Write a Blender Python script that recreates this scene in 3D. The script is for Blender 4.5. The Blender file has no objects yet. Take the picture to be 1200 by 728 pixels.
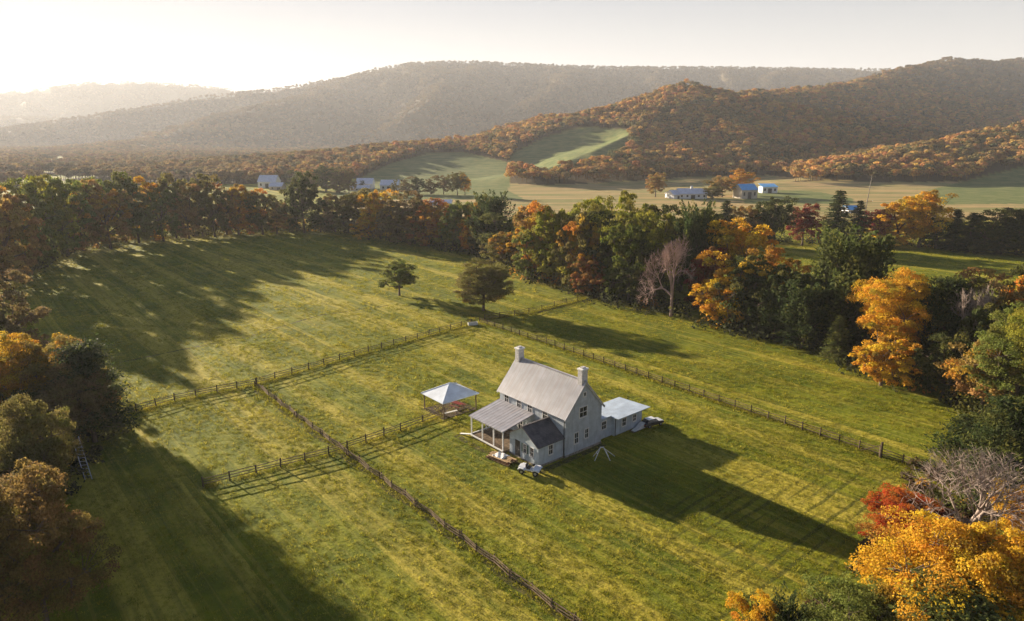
import bpy, math, random
import numpy as np
from mathutils import Vector, Matrix

# ------------------------------------------------------------------ camera, world, sun, exposure
C = bpy.context.scene.collection
SC = bpy.context.scene
F, CAMH, YH = 800.0, 38.0, 160.0
PITCH = math.atan((364 - YH) / F)
cam_data = bpy.data.cameras.new('camera'); cam = bpy.data.objects.new('camera', cam_data); C.objects.link(cam)
cam.location = (0, 0, CAMH); cam.rotation_euler = (math.pi / 2 - PITCH, 0, 0)
cam_data.sensor_width = 36; cam_data.lens = 24.0; cam_data.clip_end = 40000; cam_data.clip_start = 0.5
SC.camera = cam
SUN_EL, SUN_AZ = math.radians(12.3), math.radians(138.0)     # azimuth counted from +x towards +y
world = bpy.data.worlds.new('World'); SC.world = world; world.use_nodes = True
wn = world.node_tree.nodes; wl = world.node_tree.links
sky = wn.new('ShaderNodeTexSky'); sky.sky_type = 'NISHITA'; sky.sun_disc = False
sky.sun_elevation = SUN_EL; sky.sun_rotation = math.pi / 2 - SUN_AZ
sky.air_density = 1.0; sky.dust_density = 1.4; sky.ozone_density = 1.0; sky.altitude = 200
bg = wn['Background']; bg.inputs['Strength'].default_value = 0.05
# thin high veil: evens out the aureole, pale towards the horizon
def _vm(op, a, b):
    n = wn.new('ShaderNodeVectorMath'); n.operation = op
    for i, v in enumerate((a, b)):
        if isinstance(v, tuple): n.inputs[i].default_value = v
        else: wl.new(v, n.inputs[i])
    return n.outputs[0]
_k = _vm('ADD', _vm('MULTIPLY', sky.outputs[0], (1/3.9, 1/3.8, 1/3.8)), (1, 1, 1))
_c = _vm('DIVIDE', sky.outputs[0], _k)
_tc = wn.new('ShaderNodeTexCoord'); _sp = wn.new('ShaderNodeSeparateXYZ'); wl.new(_tc.outputs['Generated'], _sp.inputs[0])
_mr = wn.new('ShaderNodeMapRange'); _mr.interpolation_type = 'SMOOTHSTEP'; wl.new(_sp.outputs[2], _mr.inputs[0]); _mr.inputs[1].default_value = .38; _mr.inputs[2].default_value = 0.0
_mx = wn.new('ShaderNodeMix'); _mx.data_type = 'RGBA'; wl.new(_mr.outputs[0], _mx.inputs[0]); _mx.inputs[6].default_value = (1, 1, 1, 1); _mx.inputs[7].default_value = (.0, .0, .0, 1)
_ml = _vm('MULTIPLY', _vm('MULTIPLY', _c, (.66, .82, 1.12)), _mx.outputs[2])
_inv = _vm('SUBTRACT', (1, 1, 1), _mx.outputs[2])
_veil = _vm('ADD', _vm('MULTIPLY', _c, (.2, .19, .18)), (4.3, 4.2, 4.05))
wl.new(_vm('ADD', _ml, _vm('MULTIPLY', _veil, _inv)), bg.inputs['Color'])
sd = bpy.data.lights.new('sun', 'SUN'); sun = bpy.data.objects.new('sun', sd); C.objects.link(sun)
sd.energy = 5.0; sd.angle = math.radians(0.6); sd.color = (1.0, 0.84, 0.64)
sdir = Vector((math.cos(SUN_EL) * math.cos(SUN_AZ), math.cos(SUN_EL) * math.sin(SUN_AZ), math.sin(SUN_EL)))
sun.rotation_euler = sdir.to_track_quat('Z', 'Y').to_euler()
SC.view_settings.view_transform = 'Standard'; SC.view_settings.look = 'None'
SC.view_settings.exposure = 1.82; SC.view_settings.gamma = 1.0
SC.cycles.max_bounces = 6; SC.cycles.diffuse_bounces = 3; SC.cycles.transmission_bounces = 4
SC.cycles.transparent_max_bounces = 8; SC.cycles.volume_bounces = 0
SC.cycles.use_denoising = True
HAZE_DENSITY = 1.0e-4

rng = np.random.default_rng(7)
random.seed(7)

# ------------------------------------------------------------------ pixel <-> world helpers (image space 1200 x 728)
def ray(x, y):
    u = (x - 600) / F; v = (364 - y) / F
    return np.array([u, math.cos(PITCH) + v * math.sin(PITCH), -math.sin(PITCH) + v * math.cos(PITCH)])
def gp(x, y, z=0.0):
    r = ray(x, y); t = (z - CAMH) / r[2]
    return np.array([0, 0, CAMH]) + t * r
def at_depth(x, y, Y):
    r = ray(x, y); return np.array([0, 0, CAMH]) + r * (Y / r[1])
def proj(p):
    p = np.asarray(p, float); X = p[..., 0]; Y = p[..., 1]; Z = p[..., 2] - CAMH
    d = np.maximum(Y * math.cos(PITCH) - Z * math.sin(PITCH), 1e-3); up = Y * math.sin(PITCH) + Z * math.cos(PITCH)
    return 600 + F * X / d, 364 - F * up / d
def height_for(g, top):
    lo, hi = 0.0, 80.0
    for _ in range(40):
        m = (lo + hi) / 2
        if proj((g[0], g[1], g[2] + m))[1] > top: lo = m
        else: hi = m
    return lo

# ------------------------------------------------------------------ object helpers
def tag(o, label=None, cat=None, group=None, kind=None):
    if label: o['label'] = label
    if cat: o['category'] = cat
    if group: o['group'] = group
    if kind: o['kind'] = kind
    return o
def empty(name, loc=(0, 0, 0), rz=0.0, parent=None):
    o = bpy.data.objects.new(name, None); C.objects.link(o); o.location = loc; o.rotation_euler = (0, 0, rz)
    if parent: o.parent = parent
    return o
def link_mesh(name, me, mat=None, parent=None, loc=(0, 0, 0)):
    o = bpy.data.objects.new(name, me); C.objects.link(o); o.location = loc
    if mat is not None:
        if len(me.materials) == 0: me.materials.append(mat)
    if parent: o.parent = parent
    return o
def np_mesh(name, V, Q, smooth=False):
    """V (n,3), Q (m,k) polygons of k corners"""
    V = np.asarray(V, np.float32); Q = np.asarray(Q, np.int32)
    me = bpy.data.meshes.new(name); k = Q.shape[1]
    me.vertices.add(len(V)); me.vertices.foreach_set('co', V.ravel())
    me.loops.add(Q.size); me.loops.foreach_set('vertex_index', Q.ravel())
    me.polygons.add(len(Q)); me.polygons.foreach_set('loop_start', np.arange(len(Q), dtype=np.int32) * k)
    me.polygons.foreach_set('use_smooth', np.full(len(Q), smooth))
    me.update(calc_edges=True)
    return me
class MB:
    """collects boxes, bars, prisms and tubes into one mesh"""
    def __init__(s): s.v = []; s.f = []
    def add(s, vs, fs):
        n = len(s.v); s.v += [tuple(map(float, v)) for v in vs]; s.f += [tuple(i + n for i in f) for f in fs]; return s
    def box(s, x0, x1, y0, y1, z0, z1):
        return s.add([(x0,y0,z0),(x1,y0,z0),(x1,y1,z0),(x0,y1,z0),(x0,y0,z1),(x1,y0,z1),(x1,y1,z1),(x0,y1,z1)],
                     [(0,3,2,1),(4,5,6,7),(0,1,5,4),(1,2,6,5),(2,3,7,6),(3,0,4,7)])
    def bar(s, a, b, w, h=None, twist=0.0):
        a = Vector(a); b = Vector(b); h = h or w; d = (b - a).normalized()
        up = Vector((0, 0, 1)) if abs(d.z) < .95 else Vector((1, 0, 0))
        x = d.cross(up).normalized(); y = x.cross(d)
        if twist: x, y = x * math.cos(twist) + y * math.sin(twist), y * math.cos(twist) - x * math.sin(twist)
        vs = [p + x * i * w / 2 + y * j * h / 2 for p in (a, b) for i, j in ((-1,-1),(1,-1),(1,1),(-1,1))]
        return s.add(vs, [(0,1,2,3),(7,6,5,4),(0,4,5,1),(1,5,6,2),(2,6,7,3),(3,7,4,0)])
    def prism(s, pts, d):
        """polygon pts (3d) extruded by vector d"""
        n = len(pts); d = Vector(d); vs = [Vector(p) for p in pts] + [Vector(p) + d for p in pts]
        return s.add(vs, [tuple(range(n))[::-1], tuple(range(n, 2 * n))] + [(i, (i + 1) % n, (i + 1) % n + n, i + n) for i in range(n)])
    def cyl(s, a, b, r0, r1=None, n=10, cap=True):
        a = Vector(a); b = Vector(b); r1 = r0 if r1 is None else r1; d = (b - a).normalized()
        up = Vector((0, 0, 1)) if abs(d.z) < .95 else Vector((1, 0, 0)); x = d.cross(up).normalized(); y = x.cross(d)
        vs = [p + (x * math.cos(2*math.pi*i/n) + y * math.sin(2*math.pi*i/n)) * r for p, r in ((a, r0), (b, r1)) for i in range(n)]
        fs = [(i, (i+1) % n, (i+1) % n + n, i + n) for i in range(n)]
        if cap: fs += [tuple(range(n))[::-1], tuple(range(n, 2*n))]
        return s.add(vs, fs)
    def build(s, name, mat, parent=None, loc=(0, 0, 0), bevel=0.0):
        me = bpy.data.meshes.new(name); me.from_pydata(s.v, [], s.f); me.update()
        me.materials.append(mat)
        o = bpy.data.objects.new(name, me); C.objects.link(o); o.location = loc
        if parent: o.parent = parent
        if bevel:
            m = o.modifiers.new('bevel', 'BEVEL'); m.width = bevel; m.segments = 2; m.limit_method = 'ANGLE'
        return o

# ------------------------------------------------------------------ node helper
class NT:
    def __init__(s, mat): s.t = mat.node_tree; s.n = s.t.nodes; s.l = s.t.links
    def node(s, typ, **kw):
        n = s.n.new(typ)
        for k, v in kw.items(): setattr(n, k, v)
        return n
    def inp(s, n, key, val):
        if hasattr(val, 'is_output') or isinstance(val, bpy.types.NodeSocket): s.l.new(val, n.inputs[key])
        elif val is not None: n.inputs[key].default_value = val
    def math(s, op, a, b=None, c=None, clamp=False):
        n = s.node('ShaderNodeMath', operation=op); n.use_clamp = clamp
        s.inp(n, 0, a)
        if b is not None: s.inp(n, 1, b)
        if c is not None: s.inp(n, 2, c)
        return n.outputs[0]
    def noise(s, vec, scale, detail=4, rough=.55, dist=0.0):
        n = s.node('ShaderNodeTexNoise'); s.inp(n, 'Vector', vec); s.inp(n, 'Scale', scale); s.inp(n, 'Detail', detail)
        s.inp(n, 'Roughness', rough); s.inp(n, 'Distortion', dist); return n.outputs['Fac']
    def ramp(s, fac, lo, hi):
        n = s.node('ShaderNodeMapRange', interpolation_type='SMOOTHSTEP'); s.inp(n, 'Value', fac); s.inp(n, 'From Min', lo); s.inp(n, 'From Max', hi)
        return n.outputs['Result']
    def mix(s, f, a, b, blend='MIX'):
        n = s.node('ShaderNodeMix', data_type='RGBA', blend_type=blend); s.inp(n, 0, f)
        s.inp(n, 6, (*a, 1) if isinstance(a, tuple) and len(a) == 3 else a); s.inp(n, 7, (*b, 1) if isinstance(b, tuple) and len(b) == 3 else b)
        return n.outputs[2]
    def mapping(s, vec, rot=(0,0,0), scale=(1,1,1), loc=(0,0,0)):
        n = s.node('ShaderNodeMapping'); s.inp(n, 'Vector', vec); n.inputs['Rotation'].default_value = rot
        n.inputs['Scale'].default_value = scale; n.inputs['Location'].default_value = loc; return n.outputs[0]
    def bump(s, h, dist, strength=1.0):
        n = s.node('ShaderNodeBump'); s.inp(n, 'Height', h); s.inp(n, 'Distance', dist); s.inp(n, 'Strength', strength); return n.outputs[0]
def new_mat(name, rough=.8, spec=.3):
    m = bpy.data.materials.new(name); m.use_nodes = True
    b = m.node_tree.nodes['Principled BSDF']; b.inputs['Roughness'].default_value = rough; b.inputs['Specular IOR Level'].default_value = spec
    return m, NT(m), b
def simple(name, col, rough=.7, spec=.3, var=.15, scale=3.0, metal=0.0, stretch=(1,1,1), bump=0.0):
    m, t, b = new_mat(name, rough, spec); b.inputs['Metallic'].default_value = metal
    co = t.node('ShaderNodeTexCoord').outputs['Object']; v = t.mapping(co, scale=stretch)
    n1 = t.noise(v, scale, 5); n2 = t.noise(v, scale * 8, 3)
    f = t.math('ADD', t.math('MULTIPLY', n1, .7), t.math('MULTIPLY', n2, .3))
    lo = tuple(c * (1 - var * 2) for c in col); hi = tuple(min(1, c * (1 + var * 1.2)) for c in col)
    t.inp(b, 'Base Color', t.mix(t.ramp(f, .3, .7), lo, hi))
    if bump: t.inp(b, 'Normal', t.bump(f, bump))
    return m

# ------------------------------------------------------------------ foliage materials
def foliage_shader(m, t, b, col, tint, clump, trans=.45):
    hs = t.node('ShaderNodeHueSaturation'); t.inp(hs, 'Color', col)
    t.inp(hs, 'Hue', t.math('MULTIPLY_ADD', clump, .045, .480))
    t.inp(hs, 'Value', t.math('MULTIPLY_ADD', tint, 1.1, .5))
    b.inputs['Roughness'].default_value = .7; b.inputs['Specular IOR Level'].default_value = .08
    t.inp(b, 'Base Color', hs.outputs[0])
    tr = t.node('ShaderNodeBsdfTranslucent'); t.inp(tr, 'Color', hs.outputs[0])
    mx = t.node('ShaderNodeMixShader'); t.inp(mx, 0, trans)
    t.l.new(b.outputs[0], mx.inputs[1]); t.l.new(tr.outputs[0], mx.inputs[2])
    t.l.new(mx.outputs[0], t.n['Material Output'].inputs['Surface'])
def attr(t, name, typ='GEOMETRY'):
    n = t.node('ShaderNodeAttribute', attribute_name=name, attribute_type=typ); return n
M = {}
def mat_foliage():
    m, t, b = new_mat('foliage'); oi = t.node('ShaderNodeObjectInfo')
    tint = attr(t, 'tint').outputs['Fac']; cl = attr(t, 'clump').outputs['Fac']
    acc = t.math('LESS_THAN', cl, t.math('SUBTRACT', 1.0, oi.outputs['Alpha']))
    col = t.mix(acc, oi.outputs['Color'], (.46, .25, .035))
    col = t.mix(t.math('MULTIPLY', t.math('LESS_THAN', t.math('FRACT', t.math('MULTIPLY', cl, 13.7)), .2), .55), col, (.16, .15, .03))
    cl2 = t.math('FRACT', t.math('MULTIPLY', cl, 7.31))
    foliage_shader(m, t, b, col, tint, cl2); return m
M['foliage'] = mat_foliage()
def mat_forest():
    m, t, b = new_mat('forest_foliage')
    col = attr(t, 'col', 'INSTANCER').outputs['Color']
    foliage_shader(m, t, b, col, attr(t, 'tint').outputs['Fac'], attr(t, 'clump').outputs['Fac'], .4); return m
M['forest'] = mat_forest()
def mat_grass():
    m, t, b = new_mat('grass_blades'); foliage_shader(m, t, b, attr(t, 'col', 'INSTANCER').outputs['Color'], attr(t, 'tint').outputs['Fac'], attr(t, 'clump').outputs['Fac'], .55); return m
M['grass'] = mat_grass()
M['bark'] = simple('bark', (.16, .12, .09), .9, .1, .3, 1.5, stretch=(3, 3, .6))
M['pale_bark'] = simple('pale_bark', (.34, .27, .23), .9, .1, .25, 1.5, stretch=(3, 3, .6))
M['pink_bark'] = simple('pink_twigs', (.46, .33, .29), .9, .1, .25, 1.5)

# ------------------------------------------------------------------ leaf clouds
def leaves(P, N, size, r, aspect=1.0, axis=None):
    """quads at P facing N (both n,3); optional axis aligns the long side"""
    n = len(P); s = size * r.uniform(.6, 1.4, n)[:, None]
    N = N / np.linalg.norm(N, axis=1, keepdims=True)
    a = r.normal(size=(n, 3)) if axis is None else axis + r.normal(size=(n, 3)) * .25
    T = a - N * (a * N).sum(1, keepdims=True); T /= np.linalg.norm(T, axis=1, keepdims=True) + 1e-9
    B = np.cross(N, T)
    fold = N * s * .18
    V = np.stack([P - T * s * aspect, P + B * s * .62 - fold, P + T * s * aspect, P - B * s * .62 - fold], 1).reshape(-1, 3)
    Q = np.arange(n * 4).reshape(n, 4)
    return V, Q
def cloud_mesh(name, parts):
    """parts: list of (V,Q,tint per quad, clump per quad)"""
    off = 0; VV = []; QQ = []; TT = []; CC = []
    for V, Q, ti, cl in parts:
        VV.append(V); QQ.append(Q + off); off += len(V); TT.append(ti); CC.append(cl)
    me = np_mesh(name, np.concatenate(VV), np.concatenate(QQ))
    for nm, arr in (('tint', TT), ('clump', CC)):
        a = me.attributes.new(nm, 'FLOAT', 'FACE'); a.data.foreach_set('value', np.concatenate(arr).astype(np.float32))
    return me
def tubes(segs, sides=5):
    """segs: list of (a, b, ra, rb) -> V,Q"""
    A = np.array([s[0] for s in segs], float); Bq = np.array([s[1] for s in segs], float)
    ra = np.array([s[2] for s in segs]); rb = np.array([s[3] for s in segs]); n = len(segs)
    D = Bq - A; D /= np.linalg.norm(D, axis=1, keepdims=True) + 1e-9
    up = np.where(np.abs(D[:, 2:3]) < .9, [[0, 0, 1.]], [[1., 0, 0]]); X = np.cross(D, up); X /= np.linalg.norm(X, axis=1, keepdims=True); Yv = np.cross(X, D)
    V = np.zeros((n, 2 * sides, 3))
    for i in range(sides):
        c, s_ = math.cos(2*math.pi*i/sides), math.sin(2*math.pi*i/sides); o = X * c + Yv * s_
        V[:, i] = A + o * ra[:, None]; V[:, sides + i] = Bq + o * rb[:, None]
    base = np.arange(n)[:, None] * 2 * sides; Q = []
    for i in range(sides):
        j = (i + 1) % sides; Q.append(np.concatenate([base + i, base + j, base + sides + j, base + sides + i], 1))
    return V.reshape(-1, 3), np.concatenate(Q)

def broadleaf(seed, nlobes=9, nclump=13, nleaf=90, leaf=.016, shape=(.40, .40, .40), cz=.57, lobe_r=.17, low=.0, kk=(.56, .76)):
    """unit tree, height 1. returns crown mesh, trunk mesh"""
    r = np.random.default_rng(seed); parts = []; segs = []
    ts = .30 + low * .0
    segs.append(((0, 0, -.02), (0.004, 0, .12), .030, .020)); top = np.array([r.normal(0, .012), r.normal(0, .012), .34]); segs.append(((0.004, 0, .12), tuple(top), .020, .015))
    lobes = []
    ga = math.pi * (3 - math.sqrt(5)); ph0 = r.uniform(0, 6.28)
    for i in range(nlobes):
        zz = 1 - 1.85 * (i + .5) / nlobes; ph = ph0 + i * ga; rr = math.sqrt(max(0, 1 - zz * zz))
        d = np.array([rr * math.cos(ph), rr * math.sin(ph), zz]) + r.normal(size=3) * .14
        k = r.uniform(*kk)
        lobes.append((np.array([0, 0, cz]) + d * np.array(shape) * k, lobe_r * r.uniform(.75, 1.25)))
    lobes.append((np.array([0, 0, cz]), lobe_r * 1.2))
    for c, lr in lobes:
        fork = top * (1 if c[2] > .4 else .7); mid = (fork + c) / 2 + r.normal(size=3) * .02
        segs.append((tuple(fork), tuple(mid), .013, .009)); segs.append((tuple(mid), tuple(c), .009, .004))
        lc = r.uniform()
        for j in range(nclump):
            d = r.normal(size=3); d /= np.linalg.norm(d); d[2] = d[2] * .85 + .12
            cc = c + d * lr * r.uniform(.6, 1.3); cr = lr * r.uniform(.30, .48)
            if r.uniform() < .5: segs.append((tuple(c), tuple(cc), .004, .0015))
            n = int(nleaf * r.uniform(.7, 1.3)); L = r.normal(size=(n, 3)); L /= np.linalg.norm(L, axis=1, keepdims=True)
            L[:, 2] = np.where(L[:, 2] < -.4, -L[:, 2], L[:, 2])
            P = cc + L * cr * r.uniform(.55, 1.12, (n, 1)) * [1.1, 1.1, .8]
            V, Q = leaves(P, L * .9 + r.normal(size=(n, 3)) * .55, leaf, r)
            parts.append((V, Q, np.clip(r.normal(.5, .17, n), 0, 1), np.full(n, (lc * .6 + r.uniform() * .4))))
    V, Q = tubes(segs, 6)
    return cloud_mesh('crown', parts), np_mesh('trunk', V, Q, True)

def spruce(seed, width=.20, levels=26, per=9, nleaf=26, leaf=.011, droop=.35):
    r = np.random.default_rng(seed); parts = []; segs = [((0,0,-.02), (0,0,.5), .016, .010), ((0,0,.5), (0,0,.97), .010, .003)]
    for lv in range(levels):
        z = .06 + .92 * lv / levels; R = width * (1 - z) ** .85 * r.uniform(.85, 1.1) + .008
        for b in range(per):
            ph = r.uniform(0, 6.28); L = R * r.uniform(.75, 1.15); n = max(6, int(nleaf * (.35 + L / width)))
            t = r.uniform(.08, 1, n); dr = -droop * L * t ** 1.5 + .10 * L * t
            P = np.stack([np.cos(ph) * L * t, np.sin(ph) * L * t, z + dr], 1) + r.normal(size=(n, 3)) * [.012, .012, .006]
            ax = np.tile([math.cos(ph), math.sin(ph), -.35], (n, 1)) + r.normal(size=(n, 3)) * .45
            Nn = np.tile([0, 0, 1.], (n, 1)) + r.normal(size=(n, 3)) * .6
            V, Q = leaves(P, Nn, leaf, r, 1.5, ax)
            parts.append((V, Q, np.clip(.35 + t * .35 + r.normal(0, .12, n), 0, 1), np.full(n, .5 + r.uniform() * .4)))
            segs.append(((0, 0, z), (math.cos(ph)*L*.8, math.sin(ph)*L*.8, z - droop*L*.5), .003, .001))
    V, Q = tubes(segs, 5)
    return cloud_mesh('crown', parts), np_mesh('trunk', V, Q, True)

def plume(seed, nplume=75, nleaf=130, leaf=.012, spread=.36, lean=.55, base=.05):
    """feathery evergreen of many upswept plumes"""
    r = np.random.default_rng(seed); parts = []; segs = [((0,0,-.02), (0,0,.55), .022, .012)]
    for i in range(nplume):
        z0 = base + .72 * (i + .5) / nplume; ph = i * 2.39996 + r.normal(0, .2); reach = spread * (1 - (z0 - .25) ** 2 * 1.3) * r.uniform(.45, 1)
        a = np.array([0, 0, z0]); tip = np.array([math.cos(ph) * reach, math.sin(ph) * reach, min(.98, z0 + .14 + lean * .32 * r.uniform(.7, 1.3))])
        segs.append((tuple(a), tuple(a * .35 + tip * .65), .006, .002))
        ax = (tip - a) * [.75, .75, 1.5]; ax = ax / np.linalg.norm(ax); Lp = .21 * r.uniform(.8, 1.25)
        for k in range(3):
            ct = tip - (tip - a) * k * .27 + r.normal(size=3) * .02; n = nleaf // 3; t = r.uniform(-.5, .5, n); rad = .045 * (1 - (t + .1) ** 2 * 2.4).clip(.1)
            o = r.normal(size=(n, 3)); o -= ax * (o @ ax)[:, None]; o /= np.linalg.norm(o, axis=1, keepdims=True)
            P = ct + ax * (t * Lp)[:, None] + o * (rad * r.uniform(.5, 1.1, n))[:, None]
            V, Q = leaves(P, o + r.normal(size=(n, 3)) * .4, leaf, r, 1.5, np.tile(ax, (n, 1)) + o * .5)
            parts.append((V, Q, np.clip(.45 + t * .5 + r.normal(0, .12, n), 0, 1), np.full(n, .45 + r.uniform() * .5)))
    V, Q = tubes(segs, 5)
    return cloud_mesh('crown', parts), np_mesh('trunk', V, Q, True)

def layered(seed, layers=9, nb=7, nleaf=150, leaf=.013, width=.36):
    """irregular pine: flat tiers of foliage pads on open limbs"""
    r = np.random.default_rng(seed); parts = []; segs = [((0,0,-.02), (.01,0,.5), .024, .015), ((.01,0,.5), (0,0,.95), .015, .004)]
    for i in range(layers):
        z = .18 + .76 * i / (layers - 1); R = width * (1 - .75 * (i / layers) ** 1.6) * r.uniform(.8, 1.15)
        for b in range(nb):
            ph = b * 6.28 / nb + i * 1.1 + r.normal(0, .3); L = R * r.uniform(.55, 1.1)
            tip = np.array([math.cos(ph)*L, math.sin(ph)*L, z + r.uniform(-.03, .05)]); segs.append(((0, 0, z - .02), tuple(tip), .006, .002))
            for k in (1., .66, .36):
                cpt = np.array([0, 0, z]) * (1-k) + tip * k; n = int(nleaf * .45); o = r.normal(size=(n, 3)) * [.055, .055, .017]
                V, Q = leaves(cpt + o, r.normal(size=(n, 3)) * .6 + [0, 0, 1], leaf, r, 1.4)
                parts.append((V, Q, np.clip(r.normal(.5, .15, n), 0, 1), np.full(n, .5 + r.uniform() * .4)))
    V, Q = tubes(segs, 5)
    return cloud_mesh('crown', parts), np_mesh('trunk', V, Q, True)

def bare(seed, depth=6, spread=.55, split=3, r0=.022, first=.22, rmin=.0013):
    r = np.random.default_rng(seed); trunk = []; twigs = []
    def grow(p, d, L, rad, k):
        q = p + d * L * .5; d2 = d + r.normal(size=3) * .08; d2 /= np.linalg.norm(d2); e = q + d2 * L * .5
        dst = trunk if k < 3 else twigs
        dst.append((tuple(p), tuple(q), rad, rad * .85)); dst.append((tuple(q), tuple(e), rad * .85, rad * .7))
        if k >= depth: return
        for i in range(split + (1 if r.uniform() < .5 else 0)):
            nd = d2 + r.normal(size=3) * spread + np.array([0, 0, .12]); nd /= np.linalg.norm(nd)
            grow(p + (e - p) * r.uniform(.65, 1.0), nd, L * r.uniform(.62, .84), max(rad * .58, rmin), k + 1)
    grow(np.array([0, 0, -.02]), np.array([0, 0, 1.]), first, r0, 0)
    allv = np.array([s[1] for s in trunk + twigs]); zmax = allv[:, 2].max(); wmax = np.percentile(np.hypot(allv[:, 0], allv[:, 1]), 97)
    k = np.array([.42 / wmax, .42 / wmax, 1 / zmax])
    f = lambda S: [(tuple(np.array(a) * k), tuple(np.array(b) * k), ra, rb) for a, b, ra, rb in S]
    V, Q = tubes(f(twigs), 3); V2, Q2 = tubes(f(trunk), 6)
    return np_mesh('twigs', V, Q), np_mesh('trunk', V2, Q2, True)

PROTO = {}
def make_protos():
    P = PROTO
    P['round1'] = broadleaf(11, 11, shape=(.42,.42,.48), cz=.54); P['round2'] = broadleaf(12, 12, 12, 90, shape=(.42,.42,.48), cz=.54); P['round3'] = broadleaf(13, 8, 14, 90, lobe_r=.19)
    P['tall1'] = broadleaf(21, 11, 13, 85, shape=(.42, .42, .56), cz=.50, lobe_r=.15); P['tall2'] = broadleaf(22, 12, 12, 85, shape=(.40, .40, .57), cz=.49, lobe_r=.14)
    P['low1'] = broadleaf(31, 12, 12, 85, shape=(.44, .44, .58), cz=.46, lobe_r=.16); P['low2'] = broadleaf(32, 13, 12, 85, shape=(.44, .44, .60), cz=.45, lobe_r=.15)
    P['big1'] = broadleaf(41, 16, 24, 130, .0085, lobe_r=.145); P['big2'] = broadleaf(42, 18, 22, 130, .0085, shape=(.42, .42, .48), cz=.52, lobe_r=.135)
    P['big3'] = broadleaf(43, 17, 22, 130, .0085, shape=(.42, .42, .5), cz=.50, lobe_r=.14)
    P['dome1'] = broadleaf(91, 15, 15, 110, .011, shape=(.43, .43, .44), cz=.58, lobe_r=.16, kk=(.5, .78)); P['dome2'] = broadleaf(92, 12, 13, 100, .014, shape=(.38, .38, .50), cz=.56, lobe_r=.15, kk=(.45, .75))
    P['spruce1'] = spruce(51); P['spruce2'] = spruce(52, .17)
    P['plume1'] = plume(61); P['plume2'] = plume(62, 90, 150, .010); P['column1'] = plume(63, 70, 120, .011, .2, .8)
    P['pine1'] = layered(71); P['pine2'] = layered(72, 10, 8, 170, .011)
    P['bare1'] = bare(81); P['bare2'] = bare(84, 6, .62, 3, .02, .20, .0009)
EXT = {}
def measure():
    for k, (cm, tm) in PROTO.items():
        a = np.zeros(len(cm.vertices) * 3, np.float32); cm.vertices.foreach_get('co', a); a = a.reshape(-1, 3)
        EXT[k] = (float(np.percentile(a[:, 2], 99.6)), 2 * float(np.percentile(np.hypot(a[:, 0], a[:, 1]), 96)))
def tree(px, base, top, wpx, kind, col, label, cat='tree', group=None, name=None, alpha=1.0, h=None, bark=None, rz=None, widen=1.05):
    """base: pixel row of the foot, or None with a real height h (then top fixes the distance)"""
    if base is not None:
        g = gp(px, base); hh = height_for(g, top)
    else:
        g = gp(px, top, h); g[2] = 0; hh = h
    d = g[1] * math.cos(PITCH) + (CAMH - hh / 2) * math.sin(PITCH)
    w = wpx * d / F * widen
    return tree_at(g, hh, w, kind, col, label, cat, group, name, alpha, bark, rz)
def tree_at(g, hh, w, kind, col, label, cat='tree', group=None, name=None, alpha=1.0, bark=None, rz=None):
    cm, tm = PROTO[kind]; zr, wr = EXT[kind]; isb = kind.startswith('bare')
    nm = name or {'spruce': 'spruce_tree', 'plume1': 'evergreen_tree', 'plume': 'evergreen_tree', 'column': 'cedar_tree', 'pine': 'pine_tree', 'bare': 'bare_tree'}.get(kind.rstrip('0123456789'), 'broadleaf_tree')
    e = empty(nm, (g[0], g[1], g[2] if len(g) > 2 else 0), random.uniform(0, 6.28) if rz is None else rz)
    e.scale = (w / wr, w / wr, hh / zr); tag(e, label, cat, group)
    b = M['bark'] if bark is None else bark
    t = bpy.data.objects.new('trunk', tm); C.objects.link(t); t.parent = e
    if not tm.materials: tm.materials.append(M['bark'])
    t.material_slots[0].link = 'OBJECT'; t.material_slots[0].material = b
    c = bpy.data.objects.new('twigs' if isb else 'crown', cm); C.objects.link(c); c.parent = e
    if not cm.materials: cm.materials.append(M['bark'] if isb else M['foliage'])
    if isb: c.material_slots[0].link = 'OBJECT'; c.material_slots[0].material = b
    else: c.color = (*col, alpha)
    return e

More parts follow.
